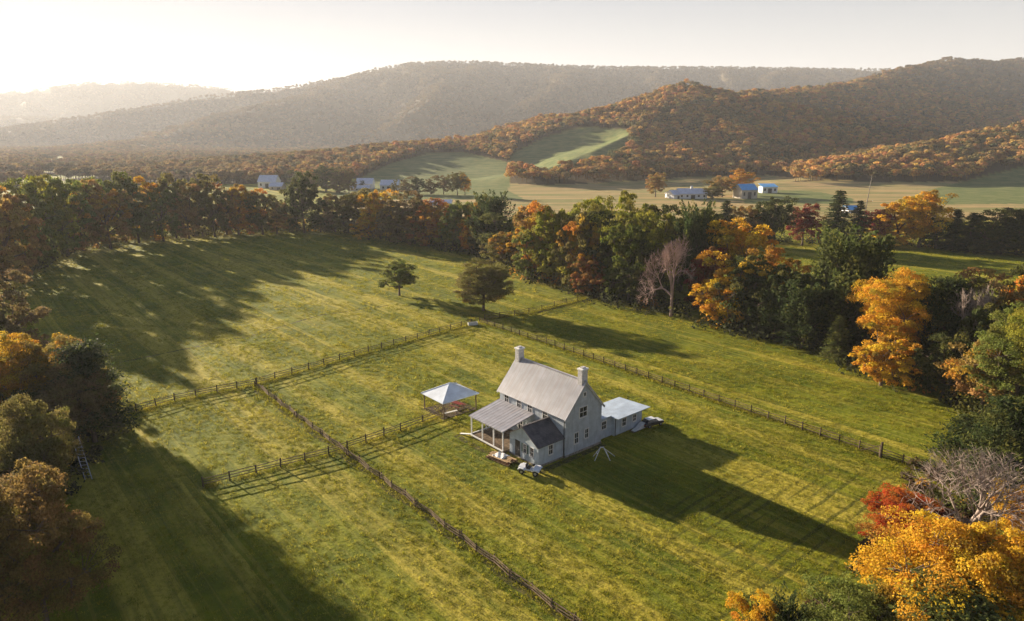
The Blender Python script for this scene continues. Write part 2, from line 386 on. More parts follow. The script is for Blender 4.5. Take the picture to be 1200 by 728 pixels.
# ------------------------------------------------------------------ terrain
RIDGES = [
 # (crest points (px,py,Y), half width, canopy)
 ([(255,220,700),(330,199,760),(400,180,800),(480,168,840),(560,160,880),(640,149,930),(700,134,980),(760,112,1020),(805,103,1060),(860,109,1120),(930,104,1250),(1000,97,1450),(1060,79,1800),(1110,71,2100),(1200,73,2200),(1420,80,2300)],
  [260,280,300,310,310,320,340,380,420,360,380,420,560,680,800,900], 7),
 ([(590,205,560),(640,190,600),(690,172,680),(740,150,800),(780,124,950),(805,104,1060)], [60,90,130,200,300,400], 6),
 ([(1110,84,2100),(1150,100,1750),(1120,128,1400),(1085,160,1150)], [500,400,260,180], 4),
 ([(1200,82,2200),(1230,110,1700),(1190,140,1300)], [500,400,300], 4),
 ([(905,226,545),(960,202,590),(1010,187,630),(1080,172,690),(1150,156,760),(1200,146,800),(1330,128,900),(1500,120,1000)], [50,80,110,150,190,220,260,300], 6),
 ([(-260,205,2200),(-100,180,2300),(0,156,2400),(67,141,2600),(140,130,2700),(193,122,2800),(243,112,2900),(320,105,3000),(400,92,3100),(440,81,3200),(480,75,3200),(560,73,3200),(700,79,3300),(860,79,3400),(960,81,3500),(1100,82,3600),(1500,84,3600)],
  [320,350,380,410,440,480,520,600,750,950,1250,1300,1350,1400,1400,1400,1400], 4),
 ([(104,194,1500),(180,164,1900),(250,138,2150),(300,125,2300),(350,114,2500),(400,108,2900)], [160,260,360,450,560,700], 3),
 ([(620,120,2300),(655,100,2700),(690,98,3200)], [300,500,700], 2),
 ([(500,120,2200),(520,95,2700),(520,92,3150)], [300,500,700], 2),
 ([(-400,118,4700),(-120,112,4700),(0,110,4700),(50,104,4700),(110,97,4700),(170,97,4700),(230,101,4700),(300,108,4700),(450,125,4700),(600,140,4700)], [1000]*10, 0),
 ([(-300,138,3600),(-60,139,3600),(60,138,3600),(95,143,3600),(170,158,3600)], [600]*5, 0),
]
RP = []
for pts, ws, can in RIDGES:
    P3 = np.array([at_depth(*p) for p in pts]); P3[:, 2] = np.maximum(P3[:, 2] - can, 2); RP.append((P3, np.array(ws, float)))
_dirs = np.random.default_rng(3).uniform(0, 2 * np.pi, 24); _phs = np.random.default_rng(4).uniform(0, 2 * np.pi, 24)
def fnoise(x, y, s, octs=4):
    o = np.zeros_like(x); a = 1.0; k = 2 * np.pi / s; j = 0; tot = 0
    for i in range(octs):
        for q in range(3):
            th = _dirs[j % 24]; o += a / 3 * np.sin(k * (x * math.cos(th) + y * math.sin(th)) + _phs[j % 24] + 1.7 * np.sin(k * .6 * (x * math.sin(th) - y * math.cos(th)))); j += 1
        tot += a; a *= .55; k *= 1.93
    return o / tot
def theight(x, y):
    x = np.asarray(x, float); y = np.asarray(y, float); acc = np.zeros_like(x)
    nz = (fnoise(x, y, 420.0, 3), fnoise(x, y, 900.0, 3)); nr_ = (fnoise(x + 91, y * .6, 330, 3), fnoise(x + 11, y * .6, 640, 4)); amp = 1.0
    for P3, ws in RP:
        best = np.zeros_like(x)
        for i in range(len(P3) - 1):
            a = P3[i]; b = P3[i + 1]; dx, dy = b[0] - a[0], b[1] - a[1]; L2 = dx * dx + dy * dy
            t = np.clip(((x - a[0]) * dx + (y - a[1]) * dy) / L2, 0, 1)
            d = np.hypot(x - a[0] - t * dx, y - a[1] - t * dy); w = ws[i] * (1 - t) + ws[i + 1] * t; z = a[2] * (1 - t) + b[2] * t
            n = nz[1 if ws.max() > 700 else 0]
            dd = np.clip(d / w * (1 + .28 * n * np.clip(d / w * 2, 0, 1)), 0, 1)
            s = (1 - dd); s = .8 * s ** 1.6 + .2 * s * s * (3 - 2 * s)
            s = np.where(dd >= 1, 0, s)
            sp = .5 - np.minimum(np.abs(nr_[1 if ws.max() > 700 else 0]) * 2.0, 1.0)
            best = np.maximum(best, z * (s + 1.15 * s * (1 - s) * np.clip(s * 3, 0, 1) * sp * amp))
        acc = acc + best ** 8
    h = acc ** .125
    pass
    return np.where(y < 380, 0, h) * np.clip((y - 400) / 60, 0, 1)

def inpoly(px, py, poly):
    ins = np.zeros(px.shape, bool); n = len(poly)
    for i in range(n):
        x0, y0 = poly[i]; x1, y1 = poly[(i + 1) % n]
        c = ((y0 > py) != (y1 > py)) & (px < (x1 - x0) * (py - y0) / (y1 - y0 + 1e-9) + x0); ins ^= c
    return ins
MEADOWS = [([(385,232),(400,222),(432,203),(460,191),(500,180),(542,178),(590,189),(612,196),(598,206),(596,224),(620,236),(560,238),(395,238)], 430, 900),
           ([(588,204),(600,180),(640,160),(685,148),(735,152),(740,176),(705,194),(655,204)], 560, 1100),
           ([(1040,246),(1085,224),(1130,212),(1200,195),(1300,172),(1320,250)], 400, 760),
           ([(880,225),(900,222),(960,225),(1000,233),(1000,244),(870,240)], 400, 520)]
def meadow_mask(x, y, z):
    px, py = proj(np.stack([x, y, z], -1)); m = np.zeros(x.shape, bool)
    for poly, y0, y1 in MEADOWS: m |= inpoly(px, py, poly) & (y > y0) & (y < y1)
    return m
def forest_mask(x, y, z):
    m = (z > 2.2) & (y > 440) & ~meadow_mask(x, y, z)
    left = (x < -150) & (y > 520) & (fnoise(x, y, 240, 2) > .0) & (z <= 2.2)
    return m | left

def build_ground():
    ang = np.concatenate([np.linspace(-180, -52, 20)[:-1], np.linspace(-52, 52, 620), np.linspace(52, 180, 20)[1:-1]])
    ang = np.radians(90 - ang); rad = np.concatenate([[2.0], np.geomspace(8, 6600, 560)])
    A, R = np.meshgrid(ang, rad); X = R * np.cos(A); Y = R * np.sin(A); Z = theight(X, Y)
    na, nr = len(ang), len(rad); V = np.stack([X, Y, Z], -1).reshape(-1, 3)
    idx = np.arange(na * nr).reshape(nr, na); nx = np.roll(idx, -1, 1)
    Q = np.stack([idx[:-1], nx[:-1], nx[1:], idx[1:]], -1).reshape(-1, 4)[:, ::-1]
    # centre fan
    V = np.vstack([V, [[0, 0, 0]]]); c = len(V) - 1
    me = np_mesh('ground', V, Q, True)
    bm_faces = None
    fm = forest_mask(X, Y, Z).astype(float).ravel(); mm = meadow_mask(X, Y, Z).astype(float).ravel()
    PX, PY = proj(np.stack([X, Y, Z], -1))
    tan = ((Y > 318) & (Z < 3) & (X > -90)).astype(float).ravel()
    colr = np.stack([fm, tan, mm, np.ones_like(fm)], 1); colr = np.vstack([colr, [[0, 0, 0, 1]]])
    a = me.attributes.new('zone', 'FLOAT_COLOR', 'POINT'); a.data.foreach_set('color', colr.astype(np.float32).ravel())
    return me

STRIPE = math.radians(-49.5)
def mat_ground():
    m, t, b = new_mat('grassland', .9, .12)
    geo = t.node('ShaderNodeNewGeometry').outputs['Position']
    uv = t.mapping(geo, rot=(0, 0, -STRIPE))      # x along the mown rows, y across them
    z = t.node('ShaderNodeSeparateColor'); t.inp(z, 0, attr(t, 'zone').outputs['Color'])
    sp = t.node('ShaderNodeSeparateXYZ'); t.inp(sp, 0, geo); X, Y = sp.outputs[0], sp.outputs[1]
    su = t.node('ShaderNodeSeparateXYZ'); t.inp(su, 0, uv); U, W = su.outputs[0], su.outputs[1]
    big = t.noise(geo, .018, 4, .6); mid = t.noise(geo, .11, 5, .6); fine = t.noise(geo, 1.6, 6, .7); vfine = t.noise(geo, 7., 4, .7)
    streak = t.noise(t.mapping(uv, scale=(.035, .42, 1)), 1.0, 5, .62)
    streak2 = t.noise(t.mapping(uv, scale=(.12, 1.6, 1)), 1.0, 4, .6)
    # mown bands: width about 5 m, edges wander
    wob = t.math('MULTIPLY', t.noise(t.mapping(uv, scale=(.03, .08, 1)), 1., 3), 7.0)
    band = t.math('SINE', t.math('MULTIPLY', t.math('ADD', W, wob), .62))
    f = t.math('ADD', t.math('MULTIPLY', big, .8), t.math('MULTIPLY', streak, .75)); f = t.math('ADD', f, t.math('MULTIPLY', band, .11))
    f = t.math('ADD', f, t.math('MULTIPLY', mid, .35))
    def rows(width, amount, wobble, seed):
        q = t.math('FLOOR', t.math('DIVIDE', t.math('ADD', t.math('ADD', W, seed), t.math('MULTIPLY', t.noise(t.mapping(uv, scale=(.05, .05, 1)), 1., 2), wobble)), width))
        wnz = t.node('ShaderNodeTexWhiteNoise', noise_dimensions='1D'); t.inp(wnz, 'W', q); return t.math('MULTIPLY', t.math('SUBTRACT', wnz.outputs['Value'], .5), amount)
    f = t.math('ADD', f, rows(5.2, .30, 1.2, 3.)); f = t.math('ADD', f, rows(1.3, .20, .8, 31.))
    green = t.mix(t.ramp(mid, .35, .65), (.105, .135, .004), (.21, .22, .006))
    dry = t.mix(t.ramp(fine, .35, .65), (.28, .25, .02), (.54, .43, .065))
    c = t.mix(t.ramp(f, .88, 1.17), green, dry)
    # finer mottling
    c = t.mix(t.math('MULTIPLY', t.ramp(fine, .5, .68), .4), c, (.06, .08, .006))
    c = t.mix(t.math('MULTIPLY', t.ramp(vfine, .56, .72), .45), c, (.36, .30, .12))
    c = t.mix(t.math('MULTIPLY', t.ramp(streak2, .5, .66), .35), c, (.13, .16, .02))
    lines = t.noise(t.mapping(uv, scale=(.012, 1.0, 1)), 1.0, 3, .5); lines2 = t.noise(t.mapping(uv, loc=(7, 3, 0), scale=(.02, 2.1, 1)), 1.0, 2, .5)
    c = t.mix(t.math('MULTIPLY', t.ramp(lines, .5, .62), .34), c, (.085, .105, .006))
    c = t.mix(t.math('MULTIPLY', t.ramp(lines2, .54, .64), .26), c, (.46, .38, .07))
    # tractor tracks (dark thin pairs) at the near right, across the main rows
    tr = t.math('ABSOLUTE', t.math('SINE', t.math('MULTIPLY', t.math('ADD', W, t.math('MULTIPLY', mid, 1.2)), 1.35)))
    trm = t.math('MULTIPLY', t.ramp(t.math('MULTIPLY', tr, -1.0), -.16, -.02), .4)
    c = t.mix(t.math('MULTIPLY', trm, t.ramp(streak, .4, .6)), c, (.055, .07, .012))
    reg = t.math('MULTIPLY', t.ramp(X, 10, 20), t.math('SUBTRACT', 1.0, t.ramp(Y, 66, 78)))
    cr = t.math('SINE', t.math('MULTIPLY', t.math('ADD', U, t.math('MULTIPLY', t.noise(t.mapping(uv, scale=(.1, .05, 1)), 1., 2), 2.5)), 5.2))
    crm = t.math('MULTIPLY', t.math('MULTIPLY', t.ramp(cr, .1, .8), reg), t.math('MULTIPLY', t.ramp(t.noise(t.mapping(uv, scale=(.9, .06, 1)), 1., 3), .42, .58), .7))
    c = t.mix(crm, c, (.05, .06, .010))
    # far fields
    tanc = t.mix(t.ramp(t.noise(t.mapping(geo, rot=(0, 0, .12), scale=(.012, .10, 1)), 1., 5), .38, .62), (.44, .31, .14), (.24, .23, .08))
    c = t.mix(z.outputs['Green'], c, tanc)
    mead = t.mix(t.ramp(t.math('ADD', t.math('MULTIPLY', mid, .6), t.math('MULTIPLY', t.noise(t.mapping(geo, rot=(0, 0, .6), scale=(.015, .16, 1)), 1., 4), .5)), .42, .68), (.11, .15, .045), (.21, .22, .08))
    c = t.mix(z.outputs['Blue'], c, mead)
    floor = t.mix(t.ramp(fine, .35, .65), (.05, .045, .02), (.11, .075, .035))
    c = t.mix(z.outputs['Red'], c, floor)
    t.inp(b, 'Base Color', c)
    h = t.math('ADD', t.math('MULTIPLY', fine, .22), t.math('MULTIPLY', vfine, .07)); h = t.math('ADD', h, t.math('MULTIPLY', streak2, .18)); h = t.math('ADD', h, t.math('MULTIPLY', mid, .5))
    t.inp(b, 'Normal', t.bump(h, 1.2, 1.0))
    return m

ground_me = build_ground()
M['ground'] = mat_ground()
ground = link_mesh('ground', ground_me, M['ground']); tag(ground, kind='structure')

# ------------------------------------------------------------------ worn strips along the fence lines and the old ditch
m_, t_, b_ = new_mat('worn_strip', .95, .1); g_ = t_.node('ShaderNodeNewGeometry').outputs['Position']
t_.inp(b_, 'Base Color', t_.mix(t_.ramp(t_.noise(g_, 1.5, 5, .7), .35, .65), (.05, .06, .015), (.14, .12, .04)))
_al = t_.math('GREATER_THAN', t_.noise(g_, 1.1, 4, .7), .44); t_.inp(b_, 'Alpha', _al)
def strip(pts, w, z):
    P = [gp(*p) for p in pts]; m = MB()
    for a, b in zip(P[:-1], P[1:]):
        n = max(1, int(np.linalg.norm(b - a) / 2)); d = (b - a) / np.linalg.norm(b - a); nr = np.array([-d[1], d[0], 0])
        for i in range(n):
            p = a + (b - a) * i / n; q = a + (b - a) * (i + 1) / n; w0 = w * (1 + .4 * math.sin(i * 1.3)); w1 = w * (1 + .4 * math.sin((i + 1) * 1.3))
            m.add([p - nr * w0 + [0,0,z], q - nr * w1 + [0,0,z], q + nr * w1 + [0,0,z], p + nr * w0 + [0,0,z]], [(0, 1, 2, 3)])
    o = m.build('path', m_); tag(o, kind='structure')
strip([(140,425),(300,392),(372,370),(455,358)], .28, .006); strip([(575,374),(640,364),(688,350),(720,344)], .7, .010); strip([(300,455),(670,731)], .6, .014)

def strip_world(P, w, z):
    m = MB(); P = [np.array(p, float) for p in P]
    for a, b in zip(P[:-1], P[1:]):
        d = (b - a) / np.linalg.norm(b - a); nr = np.array([-d[1], d[0], 0]); m.add([a - nr * w - d * w * .5 + [0,0,z], b - nr * w + [0,0,z], b + nr * w + [0,0,z], a + nr * w - d * w * .5 + [0,0,z]], [(0, 1, 2, 3)]); z += .003
    o = m.build('path', m_); tag(o, kind='structure')
_c, _s = math.cos(math.radians(-49.5)), math.sin(math.radians(-49.5)); _o = gp(662, 537)
_w = lambda x, y: (_o[0] + x * _c - y * _s, _o[1] + x * _s + y * _c, 0)
strip_world([_w(-13.8, -6.2), _w(-9, -6.4), _w(-4.0, -5.2), _w(.6, -4.6), _w(.7, 1), _w(.5, 6.5)], .45, .020)
# ------------------------------------------------------------------ haze
hz = MB().box(-6800, 6800, -6800, 6800, -1.2, 450)
mh = bpy.data.materials.new('haze'); mh.use_nodes = True; t = NT(mh); t.n.remove(t.n['Principled BSDF'])
pv = t.node('ShaderNodeVolumePrincipled'); pv.inputs['Color'].default_value = (.90, .93, .99, 1); pv.inputs['Density'].default_value = HAZE_DENSITY
pv.inputs['Anisotropy'].default_value = .22
t.l.new(pv.outputs[0], t.n['Material Output'].inputs['Volume'])
haze = hz.build('haze', mh); tag(haze, kind='stuff')

# ------------------------------------------------------------------ far woodland on the hills (uncountable: one object, instanced)
def lowtree(seed, n=340, size=.062):
    r = np.random.default_rng(seed); parts = []
    for c in range(9):
        d = r.normal(size=3); d /= np.linalg.norm(d); cc = np.array([0, 0, .60]) + d * [.24, .24, .20]; cr = r.uniform(.15, .22)
        k = n // 9; L = r.normal(size=(k, 3)); L /= np.linalg.norm(L, axis=1, keepdims=True); L[:, 2] = np.abs(L[:, 2]) * 1.0 - .25
        P = cc + L * cr; V, Q = leaves(P, L + r.normal(size=(k, 3)) * .35, size, r)
        parts.append((V, Q, np.clip(r.normal(.5, .15, k), 0, 1), np.full(k, r.uniform())))
    V, Q = tubes([((0,0,-.1), (0,0,.6), .02, .012)], 4); parts.append((V, Q, np.full(len(Q), .0), np.full(len(Q), .5)))
    me = cloud_mesh('woodland_tree', parts); me.materials.append(M['forest']); return me
def build_forest():
    coll = bpy.data.collections.new('woodland_kinds')
    for i in range(5): coll.objects.link(bpy.data.objects.new('woodland_kind', lowtree(200 + i)))
    pts = []; sc = []
    for r0, r1, s, size in ((430, 950, 6.2, 11.5), (950, 1900, 8.5, 12), (1900, 3900, 11.5, 13.0), (3900, 6300, 18, 14)):
        n = int(0.5 * 1.7 * (r1**2 - r0**2) / s**2); rr = np.sqrt(rng.uniform(r0**2, r1**2, n)); aa = rng.uniform(-.85, .85, n)
        x = rr * np.sin(aa); y = rr * np.cos(aa); z = theight(x, y); k = forest_mask(x, y, z)
        if r0 > 3000: k &= (z > 15)
        x, y, z = x[k], y[k], z[k]; hsc = size * rng.uniform(.7, 1.25, len(x)); pts.append(np.stack([x, y, z], 1)); sc.append(hsc)
    P = np.concatenate(pts); S = np.concatenate(sc); n = len(P)
    me = bpy.data.meshes.new('hillside_woodland'); me.vertices.add(n); me.vertices.foreach_set('co', P.astype(np.float32).ravel())
    patch = fnoise(P[:, 0], P[:, 1], 170, 3) * .35 + rng.normal(0, .22, n) + .5
    pal = np.array([(.10,.11,.045), (.17,.14,.05), (.26,.18,.065), (.38,.22,.075), (.52,.29,.08), (.40,.19,.08)])
    q = np.clip(patch * 6, 0, 5.99); i0 = np.floor(q).astype(int); i1 = np.minimum(i0 + 1, 5); fr = (q - i0)[:, None]
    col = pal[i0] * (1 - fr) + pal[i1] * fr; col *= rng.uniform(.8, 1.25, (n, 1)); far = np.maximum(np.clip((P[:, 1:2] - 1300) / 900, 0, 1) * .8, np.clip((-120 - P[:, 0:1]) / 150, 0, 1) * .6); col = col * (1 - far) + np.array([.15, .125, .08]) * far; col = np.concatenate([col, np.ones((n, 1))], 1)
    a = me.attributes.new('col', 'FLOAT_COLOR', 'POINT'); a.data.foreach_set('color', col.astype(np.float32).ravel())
    a = me.attributes.new('size', 'FLOAT_VECTOR', 'POINT'); a.data.foreach_set('vector', (np.stack([S * .98, S * .98, S * .9], 1)).astype(np.float32).ravel())
    a = me.attributes.new('rot', 'FLOAT_VECTOR', 'POINT'); R = np.zeros((n, 3)); R[:, 2] = rng.uniform(0, 6.28, n); a.data.foreach_set('vector', R.astype(np.float32).ravel())
    a = me.attributes.new('pick', 'INT', 'POINT'); a.data.foreach_set('value', rng.integers(0, 5, n).astype(np.int32))
    o = bpy.data.objects.new('hillside_woodland', me); C.objects.link(o); tag(o, kind='stuff')
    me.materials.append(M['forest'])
    scatter(o, coll); print('forest', n)
def scatter(o, coll):
    ng = bpy.data.node_groups.new('scatter', 'GeometryNodeTree')
    ng.interface.new_socket('Geometry', in_out='INPUT', socket_type='NodeSocketGeometry'); ng.interface.new_socket('Geometry', in_out='OUTPUT', socket_type='NodeSocketGeometry')
    N = ng.nodes; L = ng.links; gi = N.new('NodeGroupInput'); go = N.new('NodeGroupOutput')
    ip = N.new('GeometryNodeInstanceOnPoints'); ci = N.new('GeometryNodeCollectionInfo'); ci.inputs['Collection'].default_value = coll
    ci.inputs['Separate Children'].default_value = True; ci.inputs['Reset Children'].default_value = True
    def na(name, ty):
        n = N.new('GeometryNodeInputNamedAttribute'); n.data_type = ty; n.inputs['Name'].default_value = name; return n.outputs['Attribute']
    mp = N.new('GeometryNodeMeshToPoints'); L.new(gi.outputs[0], mp.inputs[0])
    L.new(mp.outputs[0], ip.inputs['Points']); L.new(ci.outputs[0], ip.inputs['Instance']); ip.inputs['Pick Instance'].default_value = True
    L.new(na('pick', 'INT'), ip.inputs['Instance Index']); L.new(na('size', 'FLOAT_VECTOR'), ip.inputs['Scale'])
    e2r = N.new('FunctionNodeEulerToRotation'); L.new(na('rot', 'FLOAT_VECTOR'), e2r.inputs[0]); L.new(e2r.outputs[0], ip.inputs['Rotation'])
    L.new(ip.outputs[0], go.inputs[0])
    m = o.modifiers.new('scatter', 'NODES'); m.node_group = ng
build_forest()
FENCE_LINES = [[(112,496),(205,470),(300,451)],[(301,450.5),(432,413),(552,380)],[(568,375),(620,367),(690,349)],[(238,571),(385,534),(470,505),(520,487)],[(562,378),(640,403),(760,444),(900,491),(1030,534)],[(1033,535),(1082,552)],[(300,453),(700,752)]]
def build_grass():
    coll = bpy.data.collections.new('grass_kinds')
    for q in range(4):
        r = np.random.default_rng(900 + q); n = 16; a = r.uniform(0, 6.28, n); rad = r.uniform(0, 1.6, n) ** .8; hh = r.uniform(.5, 1.1, n); ln = r.uniform(.2, .7, n)
        b = np.stack([np.cos(a) * rad, np.sin(a) * rad, np.zeros(n) - .02], 1); tp = b + np.stack([np.cos(a) * ln, np.sin(a) * ln, hh], 1)
        w = np.stack([-np.sin(a), np.cos(a), np.zeros(n)], 1) * .09
        V = np.stack([b - w, b + w, tp + w * .35, tp - w * .35], 1).reshape(-1, 3); Q = np.arange(4 * n).reshape(n, 4)
        me = cloud_mesh('grass_tuft', [(V, Q, np.clip(r.normal(.5, .2, n), 0, 1), np.full(n, .5))]); me.materials.append(M['grass']); coll.objects.link(bpy.data.objects.new('grass_kind', me))
    P = []
    for y0, y1, dens in ((34, 90, 7.5), (90, 150, 4.0), (150, 300, 1.2)):
        n = int((y1 - y0) * 2 * y1 * .86 * dens); y = rng.uniform(y0, y1, n); x = rng.uniform(-y1 * .86, y1 * .86, n)
        k = (np.abs(x) < y * .86 + 8); x, y = x[k], y[k]
        uu = (x * math.cos(STRIPE) + y * math.sin(STRIPE)) * .3; ww = -x * math.sin(STRIPE) + y * math.cos(STRIPE); c = fnoise(uu, ww, 5, 2) + fnoise(uu, ww, 21, 2) * 1.2; k = rng.uniform(-1.2, 1.2, len(x)) < c + .1; P.append(np.stack([x[k], y[k]], 1))
    nf = 0
    for poly in FENCE_LINES:
        for a, b in zip(poly[:-1], poly[1:]):
            a = gp(*a); b = gp(*b); k = int(np.linalg.norm((b - a)[:2]) * 9); q = rng.uniform(0, 1, (k, 1)); P.append((a + (b - a) * q)[:, :2] + rng.normal(0, .28, (k, 2))); nf += k
    P = np.concatenate(P); n = len(P); x, y = P[:, 0], P[:, 1]; me = bpy.data.meshes.new('grass'); me.vertices.add(n)
    me.vertices.foreach_set('co', np.stack([x, y, np.zeros(n)], 1).astype(np.float32).ravel())
    f = np.clip(.5 + .45 * fnoise(x, y, 24, 3) + rng.normal(0, .25, n), 0, 1)[:, None]
    col = np.array([.14, .165, .006]) * (1 - f) + np.array([.44, .37, .05]) * f; col *= rng.uniform(.75, 1.25, (n, 1)); col = np.concatenate([col, np.ones((n, 1))], 1)
    a = me.attributes.new('col', 'FLOAT_COLOR', 'POINT'); a.data.foreach_set('color', col.astype(np.float32).ravel())
    S = rng.uniform(.07, .16, n) * (1 + (y > 90) * .3 + (y > 150) * .5); S[n - nf:] *= 1.4; a = me.attributes.new('size', 'FLOAT_VECTOR', 'POINT'); a.data.foreach_set('vector', np.stack([S * 1.8, S * 1.8, S], 1).astype(np.float32).ravel())
    a = me.attributes.new('rot', 'FLOAT_VECTOR', 'POINT'); Rr = np.zeros((n, 3)); Rr[:, 2] = rng.uniform(0, 6.28, n); a.data.foreach_set('vector', Rr.astype(np.float32).ravel())
    a = me.attributes.new('pick', 'INT', 'POINT'); a.data.foreach_set('value', rng.integers(0, 4, n).astype(np.int32))
    me.materials.append(M['forest']); o = bpy.data.objects.new('grass', me); C.objects.link(o); tag(o, kind='stuff'); scatter(o, coll); print('grass', n)
build_grass()
make_protos(); measure()

# ------------------------------------------------------------------ building materials
def mat_siding(name, col, pitch=.2, vertical=False):
    m, t, b = new_mat(name, .75, .25); co = t.node('ShaderNodeTexCoord').outputs['Object']
    s = t.node('ShaderNodeSeparateXYZ'); t.inp(s, 0, co); fr = t.math('FRACT', t.math('DIVIDE', s.outputs[2], pitch))
    n = t.noise(co, 1.2, 5); n2 = t.noise(t.mapping(co, scale=(.6, .6, 14)), 1., 3); st = t.noise(t.mapping(co, scale=(3, 3, .35)), 1., 4)
    c = t.mix(t.ramp(n, .3, .7), tuple(x * .82 for x in col), tuple(min(1, x * 1.08) for x in col))
    c = t.mix(t.math('MULTIPLY', t.ramp(st, .5, .72), .55), c, tuple(x * .58 for x in col))
    c = t.mix(t.math('MULTIPLY', t.ramp(n2, .5, .7), .25), c, tuple(x * .8 for x in col))
    t.inp(b, 'Base Color', c); t.inp(b, 'Normal', t.bump(fr, .03, .7)); return m
def mat_metal_roof(name, col, rust=.15):
    m, t, b = new_mat(name, .45, .5); co = t.node('ShaderNodeTexCoord').outputs['Object']
    n = t.noise(co, .8, 5); st = t.noise(t.mapping(co, scale=(5, .3, .3)), 1., 4)
    c = t.mix(t.ramp(n, .3, .7), tuple(x * .85 for x in col), tuple(min(1, x * 1.1) for x in col))
    c = t.mix(t.math('MULTIPLY', t.ramp(st, .42, .62), rust * 4), c, tuple(x * f for x, f in zip(col, (.75, .62, .55))))
    t.inp(b, 'Base Color', c); t.inp(b, 'Metallic', .0); t.inp(b, 'Normal', t.bump(n, .02)); return m
def mat_shingle():
    m, t, b = new_mat('grey_shingle', .9, .2); co = t.node('ShaderNodeTexCoord').outputs['Object']
    br = t.node('ShaderNodeTexBrick'); t.inp(br, 'Vector', t.mapping(co, rot=(0, 0, math.pi/2))); br.inputs['Scale'].default_value = 1.
    br.inputs['Color1'].default_value = (.13, .12, .125, 1); br.inputs['Color2'].default_value = (.09, .085, .09, 1); br.inputs['Mortar'].default_value = (.04, .04, .045, 1)
    br.inputs['Brick Width'].default_value = .35; br.inputs['Row Height'].default_value = .18; br.inputs['Mortar Size'].default_value = .012
    n = t.noise(co, 1., 5); t.inp(b, 'Base Color', t.mix(.5, br.outputs[0], t.mix(t.ramp(n, .35, .65), (.07, .068, .07), (.17, .155, .15)))); return m
M['wall'] = mat_siding('weathered_siding', (.45, .50, .55)); M['wall_pale'] = mat_siding('pale_siding', (.47, .54, .61))
M['roof'] = mat_metal_roof('metal_roof', (.40, .40, .43), .12); M['roof_white'] = mat_metal_roof('white_metal_roof', (.60, .67, .76), .03)
M['roof_annex'] = mat_metal_roof('pale_blue_roof', (.44, .53, .64), .05); M['roof_blue'] = mat_metal_roof('blue_metal_roof', (.14, .45, .85), .02); M['roof_far'] = mat_metal_roof('pale_far_roof', (.62, .66, .78), .05)
M['shingle'] = mat_shingle()
M['white'] = simple('white_paint', (.78, .77, .75), .5, .4, .06); M['trim'] = simple('trim_paint', (.66, .65, .63), .5, .4, .08)
M['chimney'] = simple('whitewashed_brick', (.58, .56, .55), .9, .2, .15, 4, bump=.02)
M['stone'] = simple('stone', (.30, .27, .23), .95, .1, .3, 3, bump=.05)
M['wood'] = simple('weathered_wood', (.20, .145, .095), .9, .1, .3, 3, stretch=(1, 1, 1)); M['wood_dark'] = simple('dark_wood', (.10, .075, .052), .9, .1, .3, 3)
M['wood_pale'] = simple('raw_lumber', (.50, .34, .18), .8, .2, .25, 3); M['wood_red'] = simple('red_brown_wood', (.20, .06, .04), .8, .2, .25, 3)
M['rubber'] = simple('rubber', (.02, .02, .022), .8, .3, .2); M['steel'] = simple('steel', (.45, .46, .48), .4, .5, .1, metal=.6)
M['black'] = simple('black_plastic', (.025, .026, .03), .4, .5, .1); M['carwhite'] = simple('white_car_paint', (.75, .77, .8), .25, .5, .03)
M['cream'] = simple('cream_wall', (.52, .46, .38), .8, .2, .12); M['farwhite'] = simple('white_barn_wall', (.70, .70, .70), .8, .2, .08)
M['red'] = simple('red_paint', (.25, .03, .02), .5, .4, .1); M['green_shutter'] = simple('green_shutter', (.10, .16, .13), .6, .3, .1)
M['galv'] = simple('galvanised', (.62, .63, .62), .5, .5, .1)
def mat_glass():
    m, t, b = new_mat('window_glass', .08, .9); co = t.node('ShaderNodeTexCoord').outputs['Object']
    t.inp(b, 'Base Color', t.mix(t.noise(co, 1.5, 2), (.01, .012, .016), (.05, .055, .065))); return m
M['glass'] = mat_glass()

# ------------------------------------------------------------------ farmhouse
HO = gp(662, 537); HR = math.radians(-49.5)
def H2W(x, y, z=0.0):
    c, s = math.cos(HR), math.sin(HR); return np.array([HO[0] + x * c - y * s, HO[1] + x * s + y * c, z])
house = empty('farmhouse', (HO[0], HO[1], 0), HR)
tag(house, 'grey two storey farmhouse with pale metal roof, two end chimneys, open porch and low annex', 'house')
LX, WY, EV, RD = -12.4, 6.4, 5.45, 9.15
mb = MB()
mb.prism([(0, 0, 0), (0, WY, 0), (0, WY, EV), (0, WY/2, RD - .12), (0, 0, EV)], (LX, 0, 0)); mb.build('wall', M['wall'], house)
MB().box(LX - .06, .06, -.06, WY + .06, -.3, .28).build('foundation', M['stone'], house)
def slab(mb, a, b, c, d, th):
    """roof slab through four corner points (top face), thickness th downward"""
    a, b, c, d = map(Vector, (a, b, c, d)); n = (b - a).cross(d - a).normalized()
    if n.z < 0: n = -n
    mb.prism([a, b, c, d], -n * th)
